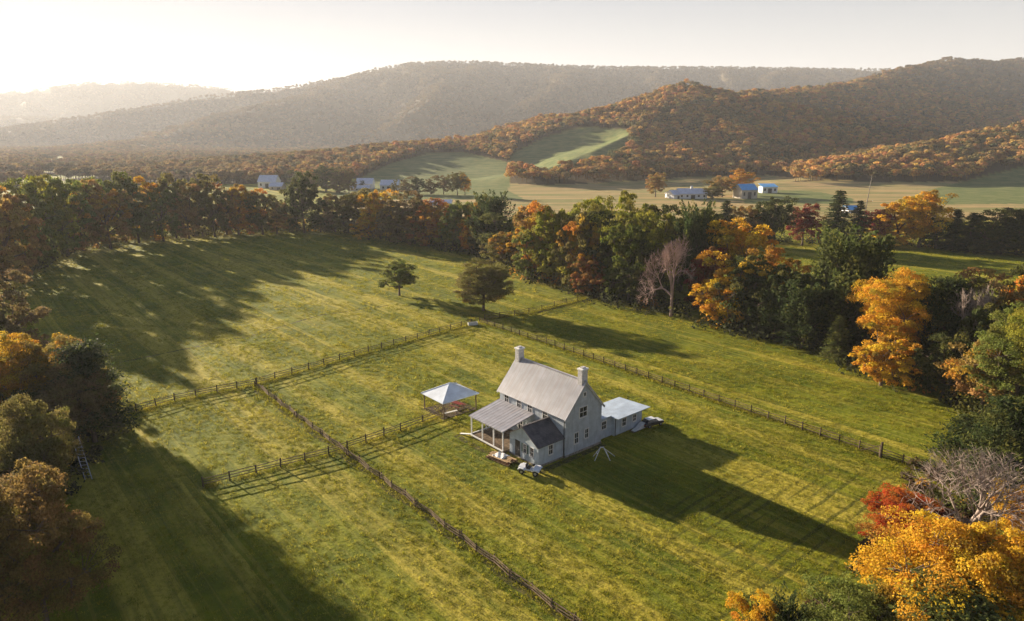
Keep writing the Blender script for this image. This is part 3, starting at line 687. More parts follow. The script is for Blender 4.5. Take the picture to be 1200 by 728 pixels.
def roof_pair(parent, mat, along, a0, a1, c0, cm, c1, ze, zr, ov=.35, th=.10, seams=.26, name='roof', seam_mat=None):
    """gable roof; along 'x' or 'y'; a0..a1 ridge extent, c0/c1 eaves, cm ridge, zr ridge height"""
    mb = MB(); P = (lambda a, c, z: (a, c, z)) if along == 'x' else (lambda a, c, z: (c, a, z))
    for ce in (c0, c1):
        sl = (zr - ze) / abs(cm - ce); sg = 1 if ce > cm else -1; co_ = ce + sg * ov; zo = ze - sl * ov; up = .06
        slab(mb, P(a0, cm - sg * .02, zr + up), P(a1, cm - sg * .02, zr + up), P(a1, co_, zo + up), P(a0, co_, zo + up), th)
        if seams:
            k = int((a1 - a0) / seams)
            for i in range(k + 1):
                aa = a0 + .03 + (a1 - a0 - .06) * i / k
                mb.bar(P(aa, cm, zr + up + .002), P(aa, co_, zo + up + .002), .018, .016)
    mb.bar(P(a0, cm, zr + .10), P(a1, cm, zr + .10), .28, .07)
    return mb.build(name, mat, parent)
roof_pair(house, M['roof'], 'x', LX - .3, .3, 0, WY/2, WY, EV, RD)
# rake and eave boards
for xx in (.18, LX - .18):
    for yy, sg in ((0, -1), (WY, 1)):
        MB().bar((xx, WY/2 + sg * .03, RD - .13), (xx, yy + sg * .33, EV - .38 - .13), .05, .20).build('rake_board', M['trim'], house)
def chimney(cx, cy, zb, zt, w=.95, d=.75):
    e = MB().box(cx - d/2, cx + d/2, cy - w/2, cy + w/2, zb, zt - .18).build('chimney', M['chimney'], house, bevel=.02)
    MB().box(cx - d/2 - .1, cx + d/2 + .1, cy - w/2 - .1, cy + w/2 + .1, zt - .18, zt).build('cap', M['white'], e, bevel=.02)
    f = MB(); f.box(cx - .22, cx + .22, cy - .3, cy + .3, zt, zt + .16); f.build('flue', M['chimney'], e)
chimney(-.42, WY/2, 8.2, 10.75); chimney(LX + .3, WY/2, 8.2, 10.6)
def window(parent, face, a, z, w, h, off, shutters=None, cross=True, name='window'):
    """face 'x' (plane x=off, looking +x; a=y) or 'y' (plane y=off looking -y; a=x)"""
    if face == 'x': T = lambda p, q, r: (off + r, p, q)
    else: T = lambda p, q, r: (p, off - r, q)
    def bx(m, a0, a1, z0, z1, r0, r1):
        p = T(a0, z0, r0); q = T(a1, z1, r1); m.box(min(p[0], q[0]), max(p[0], q[0]), min(p[1], q[1]), max(p[1], q[1]), z0, z1)
    fr = MB(); s = .11
    bx(fr, a - w/2 - s, a - w/2, z - h/2 - s, z + h/2 + s, -.04, .06); bx(fr, a + w/2, a + w/2 + s, z - h/2 - s, z + h/2 + s, -.04, .06)
    bx(fr, a - w/2, a + w/2, z + h/2, z + h/2 + s, -.04, .058); bx(fr, a - w/2 - .05, a + w/2 + .05, z - h/2 - s - .03, z - h/2, -.04, .10)
    if cross:
        bx(fr, a - w/2, a + w/2, z - .03, z + .03, -.02, .035)
        bx(fr, a - .02, a + .02, z - h/2, z + h/2, -.02, .03)
    f = fr.build(name, M['trim'], parent)
    g = MB(); bx(g, a - w/2, a + w/2, z - h/2, z + h/2, .004, .012); g.build('pane', M['glass'], f)
    if shutters:
        for sg in (-1, 1):
            m = MB(); a0 = a + sg * (w/2 + s + .02); a1 = a0 + sg * w * .45; bx(m, min(a0, a1), max(a0, a1), z - h/2, z + h/2, .003, .05); m.build('shutter', M[shutters], f)
for x in (-11.0, -8.5, -6.4, -3.6): window(house, 'y', x, 4.5, .75, 1.35, 0)
for x in (-10.6, -8.2): window(house, 'y', x, 1.7, .8, 1.4, 0)
window(house, 'x', 3.0, 5.25, 1.25, 1.25, 0); window(house, 'x', 1.9, 2.1, .62, 1.35, 0); window(house, 'x', 3.7, 2.2, .55, 1.15, 0)
window(house, 'x', 3.2, 7.5, .35, .45, 0, cross=False)
# back side (not seen from here but real)
class _B: pass
dr = MB().box(-6.9, -5.95, -.06, -.005, .35, 2.35).build('door', M['green_shutter'], house); MB().box(-6.78, -6.72, -.10, -.06, 1.25, 1.35).build('handle', M['steel'], dr)
# porch
PX0, PX1, PY = -12.3, -5.7, -5.0
ps = MB(); slab(ps, (PX0 - .15, -.02, 4.02), (PX1 + .1, -.02, 4.02), (PX1 + .1, PY - .25, 3.02), (PX0 - .15, PY - .25, 3.02), .10)
for i in range(13):
    xx = PX0 - .12 + (PX1 - PX0 + .2) * i / 12; ps.bar((xx, -.03, 4.025), (xx, PY - .25, 3.025), .022, .022)
pr = ps.build('porch_roof', M['roof'], house)
MB().bar((PX0, PY, 2.86), (PX1, PY, 2.86), .14, .2).build('beam', M['white'], pr)
MB().bar((PX0, -.02, 3.7), (PX0, PY, 2.84), .10, .16).build('beam', M['white'], pr)
dk = MB()
for i in range(24): dk.box(PX0 + .0, PX1, PY + .0 + i * .205, PY + .19 + i * .205, .34, .38)
dk.box(PX0 + .05, PX1 - .05, PY + .05, -.07, .0, .335)
deck = dk.build('porch_deck', M['wood'], house)
for x in (PX0 + .07, -9.95, -7.7, PX1 + .02 - .2): MB().box(x - .07, x + .07, PY, PY + .14, .385, 2.76).build('post', M['white'], deck)
MB().box(PX0, PX0 + .14, -2.6, -2.46, .385, 3.25).build('post', M['white'], deck)
rl = MB(); rl.box(PX0 - .1, PX1, PY - .16, PY - .02, .30, .46); rl.box(PX0 - .16, PX0 - .02, PY, -.1, .30, .46); rl.build('edge_board', M['white'], deck)
st = MB(); st.bar((PX0 - .2, PY - .1, .35), (PX0 - 1.6, PY - .55, .08), .3, .08); st.build('ramp', M['white'], deck)
# wing
WX0, WX1, WYF = -5.45, -.25, -4.2
MB().prism([(WX0, WYF, 0), (WX1, WYF, 0), (WX1, WYF, 2.75), ((WX0+WX1)/2, WYF, 4.32), (WX0, WYF, 2.75)], (0, -WYF - .0 - .01, 0)).build('wing_wall', M['wall_pale'], house)
MB().box(WX0 - .05, WX1 + .05, WYF - .05, -.02, -.3, .22).build('foundation', M['stone'], house)
roof_pair(house, M['shingle'], 'y', WYF - .3, -.03, WX0, (WX0+WX1)/2, WX1, 2.75, 4.4, ov=.28, seams=0, name='wing_roof')
wd = MB().box(-4.35, -3.5, WYF - .06, WYF - .005, .25, 2.25).build('door', M['black'], house); MB().box(-3.66, -3.60, WYF - .1, WYF - .06, 1.1, 1.2).build('handle', M['steel'], wd)
window(house, 'y', -2.6, 1.65, .5, 1.1, WYF, 'green_shutter'); window(house, 'y', -1.35, 1.6, .5, 1.1, WYF); window(house, 'x', -2.2, 1.75, .6, 1.15, WX1)
MB().cyl((-.12, -.12, .1), (-.12, -.12, 5.0), .05).build('downpipe', M['black'], house)
# link and annex
MB().box(-3.2, -.75, WY + .01, 9.3, 0, 2.75).build('link_wall', M['wall_pale'], house)
lr = MB(); slab(lr, (-3.4, WY + .01, 2.75), (-.5, WY + .01, 2.98), (-.5, 8.95, 2.93), (-3.4, 8.95, 2.7), .09); lr.build('link_roof', M['roof_annex'], house)
MB().box(-4.2, -.3, 9.31, 14.9, 0, 2.5).build('annex_wall', M['wall_pale'], house)
ar = MB(); ZA = 2.95
ar.prism([(-4.7, 8.85, 2.55), (.75, 8.85, 2.78), (.75, 15.3, 2.78), (-4.7, 15.3, 2.55)], (0, 0, .07))
ar.add([(-4.7, 8.85, 2.624), (.75, 8.85, 2.854), (.75, 15.3, 2.854), (-4.7, 15.3, 2.624), (-1.9, 11.2, 2.80), (-1.9, 13.0, 2.80)], [(0,1,4),(1,2,5,4),(2,3,5),(3,0,4,5)])
ar.build('annex_roof', M['roof_annex'], house)
window(house, 'x', 7.75, 1.85, .8, 1.0, -.75); window(house, 'x', 11.2, 1.5, .7, 1.05, -.3, 'green_shutter' if False else None); window(house, 'x', 13.3, 1.5, .6, .85, -.3)
MB().cyl((-.2, 9.42, .05), (-.2, 9.42, 2.5), .05).build('downpipe', M['black'], house)

# ------------------------------------------------------------------ gazebo and small things round the house
ge = empty('gazebo', tuple(H2W(-21.7, -1.6)), HR); tag(ge, 'open sided shelter with white four sided pyramid roof on posts beside the farmhouse', 'gazebo')
gw, gd = 2.75, 3.15; g = MB(); ap = (0, 0, 4.0)
cs = [(-gw, -gd, 2.45), (gw, -gd, 2.45), (gw, gd, 2.45), (-gw, gd, 2.45)]
g.add(cs + [ap] + [(x, y, z - .07) for x, y, z in cs] + [(0, 0, 3.93)], [(0,1,4),(1,2,4),(2,3,4),(3,0,4),(5,9,6),(6,9,7),(7,9,8),(8,9,5),(0,5,6,1),(1,6,7,2),(2,7,8,3),(3,8,5,0)])
for c_ in cs: g.bar((c_[0], c_[1], c_[2] + .03), (0, 0, 4.03), .10, .06)
g.build('canopy', M['roof_white'], ge)
for sx in (-1, 1):
    for sy in (-1, 1): MB().box(sx*(gw-.35) - .07, sx*(gw-.35) + .07, sy*(gd-.35) - .07, sy*(gd-.35) + .07, -.1, 2.50).build('post', M['wood'], ge)
rb = MB()
for sy in (-1, 1): rb.bar((-gw+.3, sy*(gd-.35), 2.33), (gw-.3, sy*(gd-.35), 2.33), .12, .16)
for sx in (-1, 1): rb.bar((sx*(gw-.35), -gd+.3, 2.34), (sx*(gw-.35), gd-.3, 2.34), .12, .16)
rb.build('beam', M['wood'], ge)
MB().box(-gw+.2, gw-.2, -gd+.2, gd-.2, -.2, .06).build('floor_slab', M['wood_dark'], ge)  # shade under the canopy is put into the floor's dark colour
def picnic_table(loc, rz, label, top, leg, s=1.0, stuff=False):
    e = empty('picnic_table', tuple(loc), rz); e.scale = (s, s, s); tag(e, label, 'table')
    t_ = MB(); [t_.box(-.9, .9, -.38 + i * .155, -.38 + .145 + i * .155, .72, .76) for i in range(5)]; t_.build('table_top', top, e)
    for sy in (-1, 1):
        b_ = MB(); b_.box(-.9, .9, sy*.75 - .13, sy*.75 - .005, .42, .46); b_.box(-.9, .9, sy*.75 + .005, sy*.75 + .13, .42, .46); b_.build('bench', leg, e)
    for sx in (-1, 1):
        for sy in (-1, 1): MB().bar((sx*.65, sy*.25, .72), (sx*.65, sy*.7, 0), .09, .04).build('leg', leg, e)
        MB().bar((sx*.67 + .03, -.85, .40), (sx*.67 + .03, .85, .40), .04, .1).build('crossbar', leg, e)
    return e
picnic_table(H2W(-21.3, -.6, .07), HR + .2, 'dark red picnic table standing in the shade under the pyramid roof', M['red'], M['wood_red'])
be = empty('bench', tuple(H2W(-19.9, -2.9, .07)), HR + 1.45); tag(be, 'low pale plank bench at the open side of the pyramid roofed shelter', 'bench')
MB().box(-1.1, 1.1, -.18, .18, .40, .45).build('seat', M['white'], be)
for sx in (-.85, .85): MB().box(sx - .05, sx + .05, -.16, .16, 0, .40).build('leg', M['wood'], be)
# lumber pile with sheet
lp = empty('lumber_pile', tuple(H2W(-4.55, -6.1)), HR + .15); tag(lp, 'pile of boards under a white sheet on the grass beside the wing door', 'lumber')
for k in range(3): MB().box(-1.5 + k * 1.35, -1.4 + k * 1.35, -1.0, 1.0, 0, .1).build('bearer', M['wood_dark'], lp)
for lay in range(5):
    m = MB()
    for i in range(6 - (lay > 2)): 
        y = -.85 + i * .3 + random.uniform(-.03, .03); m.bar((-1.6 + random.uniform(-.3, .1), y, .14 + lay * .09), (1.6 + random.uniform(-.2, .3), y + random.uniform(-.06, .06), .14 + lay * .09), .24, .06)
    m.build('board_layer', M['wood_pale'] if lay % 2 == 0 else M['wood_red'], lp)
n_ = 9; vs = []; 
for i in range(n_):
    for j in range(n_):
        x = -1.25 + 1.9 * i / (n_-1); y = -.75 + 1.5 * j / (n_-1); vs.append((x, y, .60 + .05 * math.sin(i*1.7 + j) - (.16 if i in (0, n_-1) or j in (0, n_-1) else 0)))
m = MB(); m.add(vs, [(i*n_+j, (i+1)*n_+j, (i+1)*n_+j+1, i*n_+j+1) for i in range(n_-1) for j in range(n_-1)])
o = m.build('sheet', M['white'], lp); sm = o.modifiers.new('s', 'SOLIDIFY'); sm.thickness = .02
# quad bike by the wing
def wheel(parent, x, y, r, w, nm='wheel'):
    tyre = MB().cyl((x, y - w/2, r), (x, y + w/2, r), r, n=20).build(nm, M['rubber'], parent, bevel=.04)
    MB().cyl((x, y - w/2 - .01, r), (x, y + w/2 + .01, r), r * .5, n=14).build('rim', M['steel'], tyre)
qb = empty('utility_cart', tuple(H2W(.05, -5.75)), HR + .5); tag(qb, 'small white four wheeled farm buggy parked at the corner of the wing', 'farm buggy')
for x in (-.85, .85):
    for y in (-.6, .6): wheel(qb, x, y, .33, .24)
b_ = MB(); b_.prism([(-1.25, -.45, .45), (1.25, -.45, .45), (1.3, -.45, .72), (.55, -.45, .95), (.3, -.45, .62), (-.35, -.45, .60), (-.45, -.45, .80), (-1.3, -.45, .82)], (0, .9, 0)); b_.build('body', M['carwhite'], qb, bevel=.04)
for sx in (-.85, .85):
    for sy in (-.6, .6): MB().prism([(sx-.45, sy-.15, .62), (sx-.25, sy-.15, .78), (sx+.25, sy-.15, .78), (sx+.45, sy-.15, .62), (sx+.42, sy-.15, .56), (sx, sy-.15, .70), (sx-.42, sy-.15, .56)], (0, .3, 0)).build('mudguard', M['carwhite'], qb)
s_ = MB(); s_.box(-.35, .1, -.40, .40, .63, .78); s_.box(-.45, -.35, -.40, .40, .80, 1.2); s_.build('seat', M['black'], qb, bevel=.03)
MB().cyl((.42, .2, .95), (.3, .2, 1.12), .14, n=14).build('steering_wheel', M['black'], qb)
for y in (-.3, .3): MB().box(1.28, 1.33, y - .08, y + .08, .58, .68).build('headlight', M['glass'], qb)
# car at annex
def car(loc, rz, label, name='parked_car', s=1.0):
    e = empty(name, tuple(loc), rz); e.scale = (s, s, s); tag(e, label, 'car')
    for x in (-1.25, 1.25):
        for y in (-.78, .78): wheel(e, x, y, .33, .22)
    b = MB(); b.prism([(-2.05, -.82, .3), (2.05, -.82, .3), (2.1, -.82, .62), (1.9, -.82, .78), (.95, -.82, .90), (-1.9, -.82, .92), (-2.1, -.82, .7)], (0, 1.64, 0)); b.build('body', M['black'], e, bevel=.08); MB().prism([(1.0, -.74, .895), (1.95, -.74, .785), (1.95, -.74, .81), (1.0, -.74, .935)], (0, 1.48, 0)).build('bonnet', M['carwhite'], e)
    c = MB(); a0 = [(-1.75, .905), (.9, .895), (.35, 1.38), (-1.35, 1.40)]
    vs = [(x, -.76, z) for x, z in a0[:2]] + [(x, -.60, z) for x, z in a0[2:]] + [(x, .76, z) for x, z in a0[:2]] + [(x, .60, z) for x, z in a0[2:]]
    c.add(vs, [(0,1,2,3),(7,6,5,4),(0,4,5,1),(1,5,6,2),(2,6,7,3),(3,7,4,0)]); c.build('windows', M['glass'], e, bevel=.03)
    MB().box(-1.3, .3, -.59, .59, 1.395, 1.43).build('roof_panel', M['carwhite'], e, bevel=.02)
    for y in (-.55, .55):
        MB().box(2.06, 2.12, y - .15, y + .15, .55, .68).build('headlight', M['galv'], e); MB().box(-2.12, -2.06, y - .12, y + .12, .6, .75).build('tail_light', M['red'], e)
    MB().box(-2.14, -2.08, -.7, .7, .32, .48).build('bumper', M['black'], e); MB().box(2.08, 2.14, -.7, .7, .32, .48).build('bumper', M['black'], e)
car(H2W(.7, 15.9), HR + math.radians(80), 'dark car with white bonnet and roof parked against the end of the low annex', s=.78)
MBt = MB(); vs = []
te = empty('tarpaulin_stack', tuple(H2W(.35, 13.3)), HR + math.pi/2); tag(te, 'low pale sheeted heap along the foot of the annex wall', 'covered heap')
m = MB(); m.prism([(-1.2, -.35, 0), (-.2, -.35, .25), (.9, -.35, .8), (1.2, -.35, .75), (1.35, -.35, 0)], (0, .7, 0)); m.build('sheet', M['galv'], te, bevel=.08)
m = MB(); m.box(-1.3, 1.45, -.42, .42, -.02, .06); m.build('base_board', M['wood'], te)
# A frame swing / sawhorse
af = empty('swing_frame', tuple(H2W(3.0, 3.3)), HR + .9); tag(af, 'small pale wooden A frame standing on the shaded lawn by the gable wall', 'frame')
for sx in (-1, 1):
    for sy in (-1, 1): MB().bar((sx * .95, sy * .6, 0), (sx * .18, 0, 1.5), .06).build('leg', M['white'], af)
    MB().bar((sx * .6, -.34, .78), (sx * .6, .34, .78), .06).build('brace', M['white'], af)
MB().bar((-.25, 0, 1.5), (.25, 0, 1.5), .10).build('top_bar', M['white'], af)
MB().bar((.15, .0, 1.45), (1.7, .5, .05), .07).build('prop', M['white'], af)
# trough near the fence corner
g0 = gp(554, 381); tro = empty('water_trough', tuple(g0), .35); tag(tro, 'pale water trough on the grass by the fence corner under the large field tree', 'trough')
m = MB(); m.box(-1., 1., -.38, .38, .02, .1); m.box(-1., 1., -.38, -.32, .1, .6); m.box(-1., 1., .32, .38, .1, .6); m.box(-1., -.94, -.32, .32, .1, .6); m.box(.94, 1., -.32, .32, .1, .6); m.build('tank', M['galv'], tro)
MB().box(-.93, .93, -.31, .31, .1, .5).build('water_surface', M['glass'], tro)
# ladder stand at the left trees
l0 = gp(104, 562); l1 = gp(88, 512, 3.8)
le = empty('ladder', tuple(l0), 0); tag(le, 'tall pale metal ladder leaning into the dark trees at the edge of the shaded meadow', 'ladder')
dv = Vector(l1 - l0); sx = Vector((1, .25, 0)).normalized() * .35
for s in (-1, 1): MB().bar(sx * s, sx * s + dv * .999, .07).build('rail', M['steel'], le)
for i in range(1, 12): MB().bar(dv * i / 12 - sx * 1.0, dv * i / 12 + sx * 1.0, .05).build('rung', M['steel'], le)

# ------------------------------------------------------------------ fences
def post_rail(name, pts, label, spacing=2.9, mat='wood_dark', rail_mat='wood', ph=1.2, rails=(.35, .68, 1.0), group=None, thick=.045):
    W3 = [np.array(p) for p in pts]; o = W3[0]; e = empty(name, tuple(o)); tag(e, label, 'fence', group); mbs = [MB() for _ in rails]; cnt = 0
    for a, b in zip(W3[:-1], W3[1:]):
        L = np.linalg.norm(b - a); n = max(1, int(round(L / spacing))); prev = None
        for i in range(n + 1):
            p = a + (b - a) * i / n - o; j = np.array([random.uniform(-.05, .05), random.uniform(-.05, .05), 0])
            q = p + j
            if i > 0 or a is W3[0]:
                hh = ph * random.uniform(.92, 1.1); MB().bar(tuple(q - [0, 0, .2]), tuple(q + np.array([random.uniform(-.06, .06), random.uniform(-.06, .06), hh])), .125, .125, twist=random.uniform(0, .6)).build('post', M[mat], e)
            if prev is not None:
                for m, z in zip(mbs, rails): m.bar(tuple(prev + [0, 0, z + random.uniform(-.06, .06)]), tuple(q + [0, 0, z + random.uniform(-.06, .06)]), thick, .085, twist=random.uniform(-.3, .3))
            prev = q
    for m in mbs: m.build('rail', M[rail_mat], e)
    return e
G = lambda *ps: [gp(*p) for p in ps]
post_rail('split_rail_fence', G((112,496),(205,470),(300,451)), 'light brown post and rail fence from the shaded trees to the stacked rail fence', 2.9, rail_mat='wood_pale' if False else 'wood')
post_rail('split_rail_fence', G((301,450.5),(432,413),(552,380)), 'brown post and rail fence from the stacked rail fence up to the pale trough', 3.0)
post_rail('split_rail_fence', G((568,375),(620,367),(690,349)), 'weathered post and rail fence running behind the large field tree to the woods', 4.2)
post_rail('split_rail_fence', G((238,571),(385,534),(470,505),(520,487)), 'post and rail fence crossing the stacked rail fence toward the pyramid roofed shelter', 3.0)
post_rail('split_rail_fence', G((562,378),(640,403),(760,444),(900,491),(1030,534)), 'long post and rail fence behind the farmhouse from trough to tall corner post', 2.6)
post_rail('split_rail_fence', G((1033,535),(1082,552)), 'short low rail fence from the tall corner post to the reddish shrubs', 2.2)
cp = empty('corner_post', tuple(gp(1031.5, 536))); tag(cp, 'tall thick dark corner post at the end of the long fence behind the farmhouse', 'post')
MB().cyl((0, 0, -.2), (.03, .02, 2.0), .16, .14, n=10).build('timber', M['wood_dark'], cp); MB().bar((0, 0, 1.6), (-1.5, 1.8, .1), .10).build('brace', M['wood_dark'], cp)
# stacked rail (worm) fence running to the bottom edge
def worm(p0, p1, label):
    a, b = p0, p1; L = np.linalg.norm(b - a); d = (b - a) / L; nrm = np.array([-d[1], d[0], 0]); n = int(L / 2.6); e = empty('stacked_rail_fence', tuple(a)); tag(e, label, 'fence')
    K = [d * (L * i / n) + nrm * (.10 if i % 2 else -.10) for i in range(n + 1)]; out = [MB() for _ in range(3)]
    j = lambda: np.array([random.uniform(-.05, .05), random.uniform(-.05, .05), random.uniform(-.04, .04)])
    for i in range(n):
        for lv in range(3):
            z = .16 + lv * .27 + (.06 if i % 2 else 0); e_ = (K[i+1] - K[i]) * random.uniform(.03, .09)
            out[lv].bar(tuple(K[i] - e_ + j() + [0, 0, z]), tuple(K[i+1] + e_ + j() + [0, 0, z]), .06, .08, twist=random.uniform(0, .8))
    for m in out: m.build('rail', M['wood'], e)
    for i in range(n + 1):
        if random.random() < .12: continue
        for s_ in ((-1, 1) if i % 3 == 0 else (1,)):
            q = K[i] + nrm * .11 * s_; MB().bar(tuple(q - [0, 0, .1]), tuple(q + np.array([random.uniform(-.06, .06), random.uniform(-.06, .06), random.uniform(.8, 1.0)])), .09).build('post', M['wood_dark'], e)
C0, C1 = gp(300, 453), gp(700, 752)
worm(C0, C1, 'grey brown stacked rail fence running diagonally down the open pasture')

# ------------------------------------------------------------------ trees: data
ORD = ['first','second','third','fourth','fifth','sixth','seventh','eighth','ninth','tenth','eleventh','twelfth','thirteenth','fourteenth','fifteenth','sixteenth','seventeenth','eighteenth','nineteenth','twentieth','twenty first','twenty second','twenty third','twenty fourth']
COL = {'dkgreen': (.07, .08, .022), 'green': (.13, .145, .022), 'ygreen': (.26, .25, .03), 'olive': (.18, .155, .045), 'brown': (.20, .145, .06),
       'rust': (.30, .135, .045), 'orange': (.52, .25, .035), 'gold': (.60, .345, .03), 'dkred': (.22, .06, .035), 'red': (.44, .10, .02), 'ever': (.05, .068, .022), 'ggreen': (.125, .14, .04), 'ogreen': (.17, .19, .04), 'obrown': (.34, .215, .065)}
CW = {'dkgreen': 'dark green', 'green': 'green', 'ygreen': 'yellow green', 'olive': 'olive', 'brown': 'brown', 'rust': 'rust brown', 'orange': 'orange', 'gold': 'golden yellow', 'dkred': 'dark red', 'red': 'scarlet', 'ever': 'dark evergreen', 'ggreen': 'grey green', 'ogreen': 'olive green', 'obrown': 'orange brown'}
KW = {'dome': 'tree', 'round': 'tree', 'tall': 'tall tree', 'low': 'leafy tree', 'big': 'large tree', 'spruce': 'spruce', 'plume': 'feathery evergreen', 'column': 'cedar', 'pine': 'pine', 'bare': 'leafless tree'}
LINES = {
 'the far pasture edge': ('trees along the far end of the pasture', [
  (-18,352,250,70,'low1','obrown',1),(8,338,234,64,'low2','brown',1),(22,322,219,50,'tall1','obrown',.8),(42,314,212,50,'low1','olive',1),(62,306,208,48,'tall2','ygreen',1),(80,300,207,46,'low2','olive',.9),
  (98,294,212,42,'low1','brown',1),(114,290,209,40,'tall1','olive',1),(130,292,222,44,'low2','obrown',.7),(148,284,203,38,'tall2','green',1),(163,285,214,36,'low1','olive',1),(178,281,208,36,'tall1','gold',.8),
  (192,283,222,36,'low2','olive',1),(207,279,204,32,'tall2','dkgreen',1),(222,280,216,34,'low1','brown',1),(238,277,205,34,'tall1','dkgreen',1),(252,278,222,32,'low2','dkgreen',1),(266,275,215,32,'low1','rust',.8),
  (280,275,217,32,'low2','brown',.75),(293,275,222,30,'low1','orange',.9),(308,275,226,34,'low2','dkgreen',1),(325,274,230,30,'low1','brown',1),(340,272,234,28,'low2','dkgreen',1)]),
 'the middle tree row': ('trees in the middle row behind the pasture', [
  (376,272,234,30,'low1','dkgreen',1),(393,272,228,30,'low2','brown',1),(408,273,232,30,'low1','dkgreen',1),(424,277,222,44,'tall1','olive',.9),(446,280,224,42,'round2','gold',1),(432,281,252,30,'low2','gold',1),(466,284,224,44,'low1','brown',.85),
  (486,286,232,42,'low2','brown',1),(503,289,232,36,'low1','rust',.8),(518,290,238,32,'tall2','orange',.9),(530,291,240,34,'low1','ygreen',1),(541,294,236,34,'low2','ogreen',1),(553,297,240,30,'low1','orange',1),(566,300,246,34,'low2','dkgreen',1)]),
 'the wood behind the field tree': ('trees in the wood beyond the large field tree', [
  (596,306,250,46,'low1','ggreen',1),(588,314,272,38,'low2','olive',.7),(612,316,258,40,'low1','dkgreen',1),(624,322,240,42,'tall1','obrown',.6),(618,328,268,34,'low2','ogreen',.8),(640,326,236,44,'low1','orange',1),(648,332,244,48,'low2','ygreen',1),
  (664,334,236,50,'low1','ygreen',.8),(676,340,250,44,'low2','olive',.75),(692,342,262,44,'low1','orange',.4),(690,346,300,36,'low2','rust',1),(712,344,252,52,'low1','dkgreen',1),(735,332,226,60,'round3','ygreen',1),(700,318,232,50,'round1','ygreen',1)]),
 'the deep wood': ('trees in the deep wood beside the pasture', [
  (736,352,262,52,'low2','green',1),(752,358,282,48,'low1','dkgreen',1),(772,344,250,54,'round2','ygreen',1),(760,330,240,50,'low1','dkgreen',1),(812,352,238,48,'plume1','ever',1),(828,362,290,44,'low2','dkred',1),
  (862,352,258,78,'round1','gold',1),(842,382,300,56,'low1','gold',1),(868,384,300,62,'low2','dkgreen',.85),(836,330,250,50,'round3','green',1),(905,376,290,60,'round3','orange',.8),(885,388,312,54,'low1','dkgreen',1),(912,396,318,52,'low2','dkgreen',1),(798,340,256,50,'low2','dkgreen',1)]),
 'the valley hedgerow': ('trees in the valley hedgerow', [
  (822,288,246,30,'low1','olive',1),(848,287,236,32,'spruce1','ever',1),(870,288,242,34,'low2','obrown',1),(888,289,240,30,'low1','dkgreen',1),(907,290,232,42,'round2','dkgreen',1),(940,288,240,38,'round1','dkred',1),(978,284,224,36,'spruce2','ever',1),
  (1003,286,236,28,'spruce1','ever',1),(1024,287,246,34,'low2','dkred',1),(1050,288,228,52,'low1','gold',1),(1076,290,224,54,'round3','gold',1),(1096,291,254,32,'low2','dkgreen',1),(1116,293,246,30,'spruce2','ever',1),(1134,295,250,36,'spruce1','ever',1),
  (1152,296,244,44,'low1','dkgreen',1),(1172,298,244,34,'spruce2','ever',1),(1190,299,246,38,'pine1','ever',1),(1212,300,242,44,'low2','dkgreen',1),(1240,302,240,50,'low1','dkgreen',1)]),
 'the trees beside the mown field': ('trees beside the mown field', [
  (940,408,330,56,'column1','ever',1),(906,398,340,40,'column1','ever',1),(958,398,302,56,'spruce1','ever',1),(932,404,322,44,'spruce2','ever',1),(1012,412,318,50,'spruce1','ever',1),(1062,428,332,60,'pine2','ever',1),(1096,442,326,62,'pine1','ever',1),
  (1124,440,330,60,'round2','brown',1),(1160,436,324,80,'low1','obrown',.6),(1198,430,320,70,'round1','orange',.9),(1140,458,356,64,'low2','dkgreen',1),(1105,462,390,50,'low1','dkgreen',1),(1184,492,366,100,'big2','ogreen',.9),
  (1150,484,400,84,'round3','obrown',.75),(1215,500,350,90,'big1','ygreen',1),(1236,440,316,80,'low1','dkgreen',1)]),
}
for line, (grp, rows) in LINES.items():
    rows = sorted(rows, key=lambda q: q[0])
    if line == 'the far pasture edge': rows = [r_[:5] + ({'brown': 'obrown', 'olive': 'ogreen', 'dkgreen': 'olive'}.get(r_[5], r_[5]),) + r_[6:] for r_ in rows]
    seen = {}
    for px, b_, t_, w, k, c, al in rows:
        key = (CW[c], KW[k.rstrip('0123456789')]); seen[key] = seen.get(key, 0) + 1
    tot = dict(seen); seen = {}
    for px, b_, t_, w, k, c, al in rows:
        cw, kw = CW[c], KW[k.rstrip('0123456789')]
        if kw in cw: cw = cw.replace(' ' + kw, '')
        if 'evergreen' in cw and 'evergreen' in kw: cw = 'dark'
        key = (CW[c], KW[k.rstrip('0123456789')]); seen[key] = seen.get(key, 0) + 1
        o = (ORD[seen[key]-1] + ' ') if tot[key] > 1 else ''
        lab = f'{o}{cw} {kw}' + (' from the left' if tot[key] > 1 else '') + f' in {line}'
        tree(px, b_, t_, w, k, COL[c], lab, group=grp, alpha=al, widen=1.32 if k[:3] in ('low', 'tal') else 1.1)
T = tree
T(468,346.5,304,44,'round1',COL['ogreen'],'smaller round tree standing alone in the pasture with brown green leaves',alpha=1)
T(566.5,364,307,66,'big2',COL['olive'],'large round field tree with dark olive and russet crown beside the fence corner',alpha=.8,rz=1.0)
T(357,273,203,44,'tall2',COL['dkgreen'],'tallest dark green tree rising above the far wooded edge beside the pale barn')
T(577,300,226,50,'plume1',COL['ever'],'feathery dark evergreen towering over the middle row of autumn trees')
T(786,371,280,70,'bare1',COL['brown'],'pinkish leafless tree with fine twigs at the edge of the deep wood','tree',bark=M['pink_bark'])
T(985,404,272,88,'column1',(.085, .10, .028),'broad feathery evergreen with upswept plumes, tallest beside the mown field')
T(979,424,371,34,'spruce1',COL['ggreen'],'small grey green spruce standing at the grass edge in front of the broad evergreen')
T(1040,432,318,84,'big1',COL['gold'],'bright golden maple with bare grass in front, beside the small spruce')
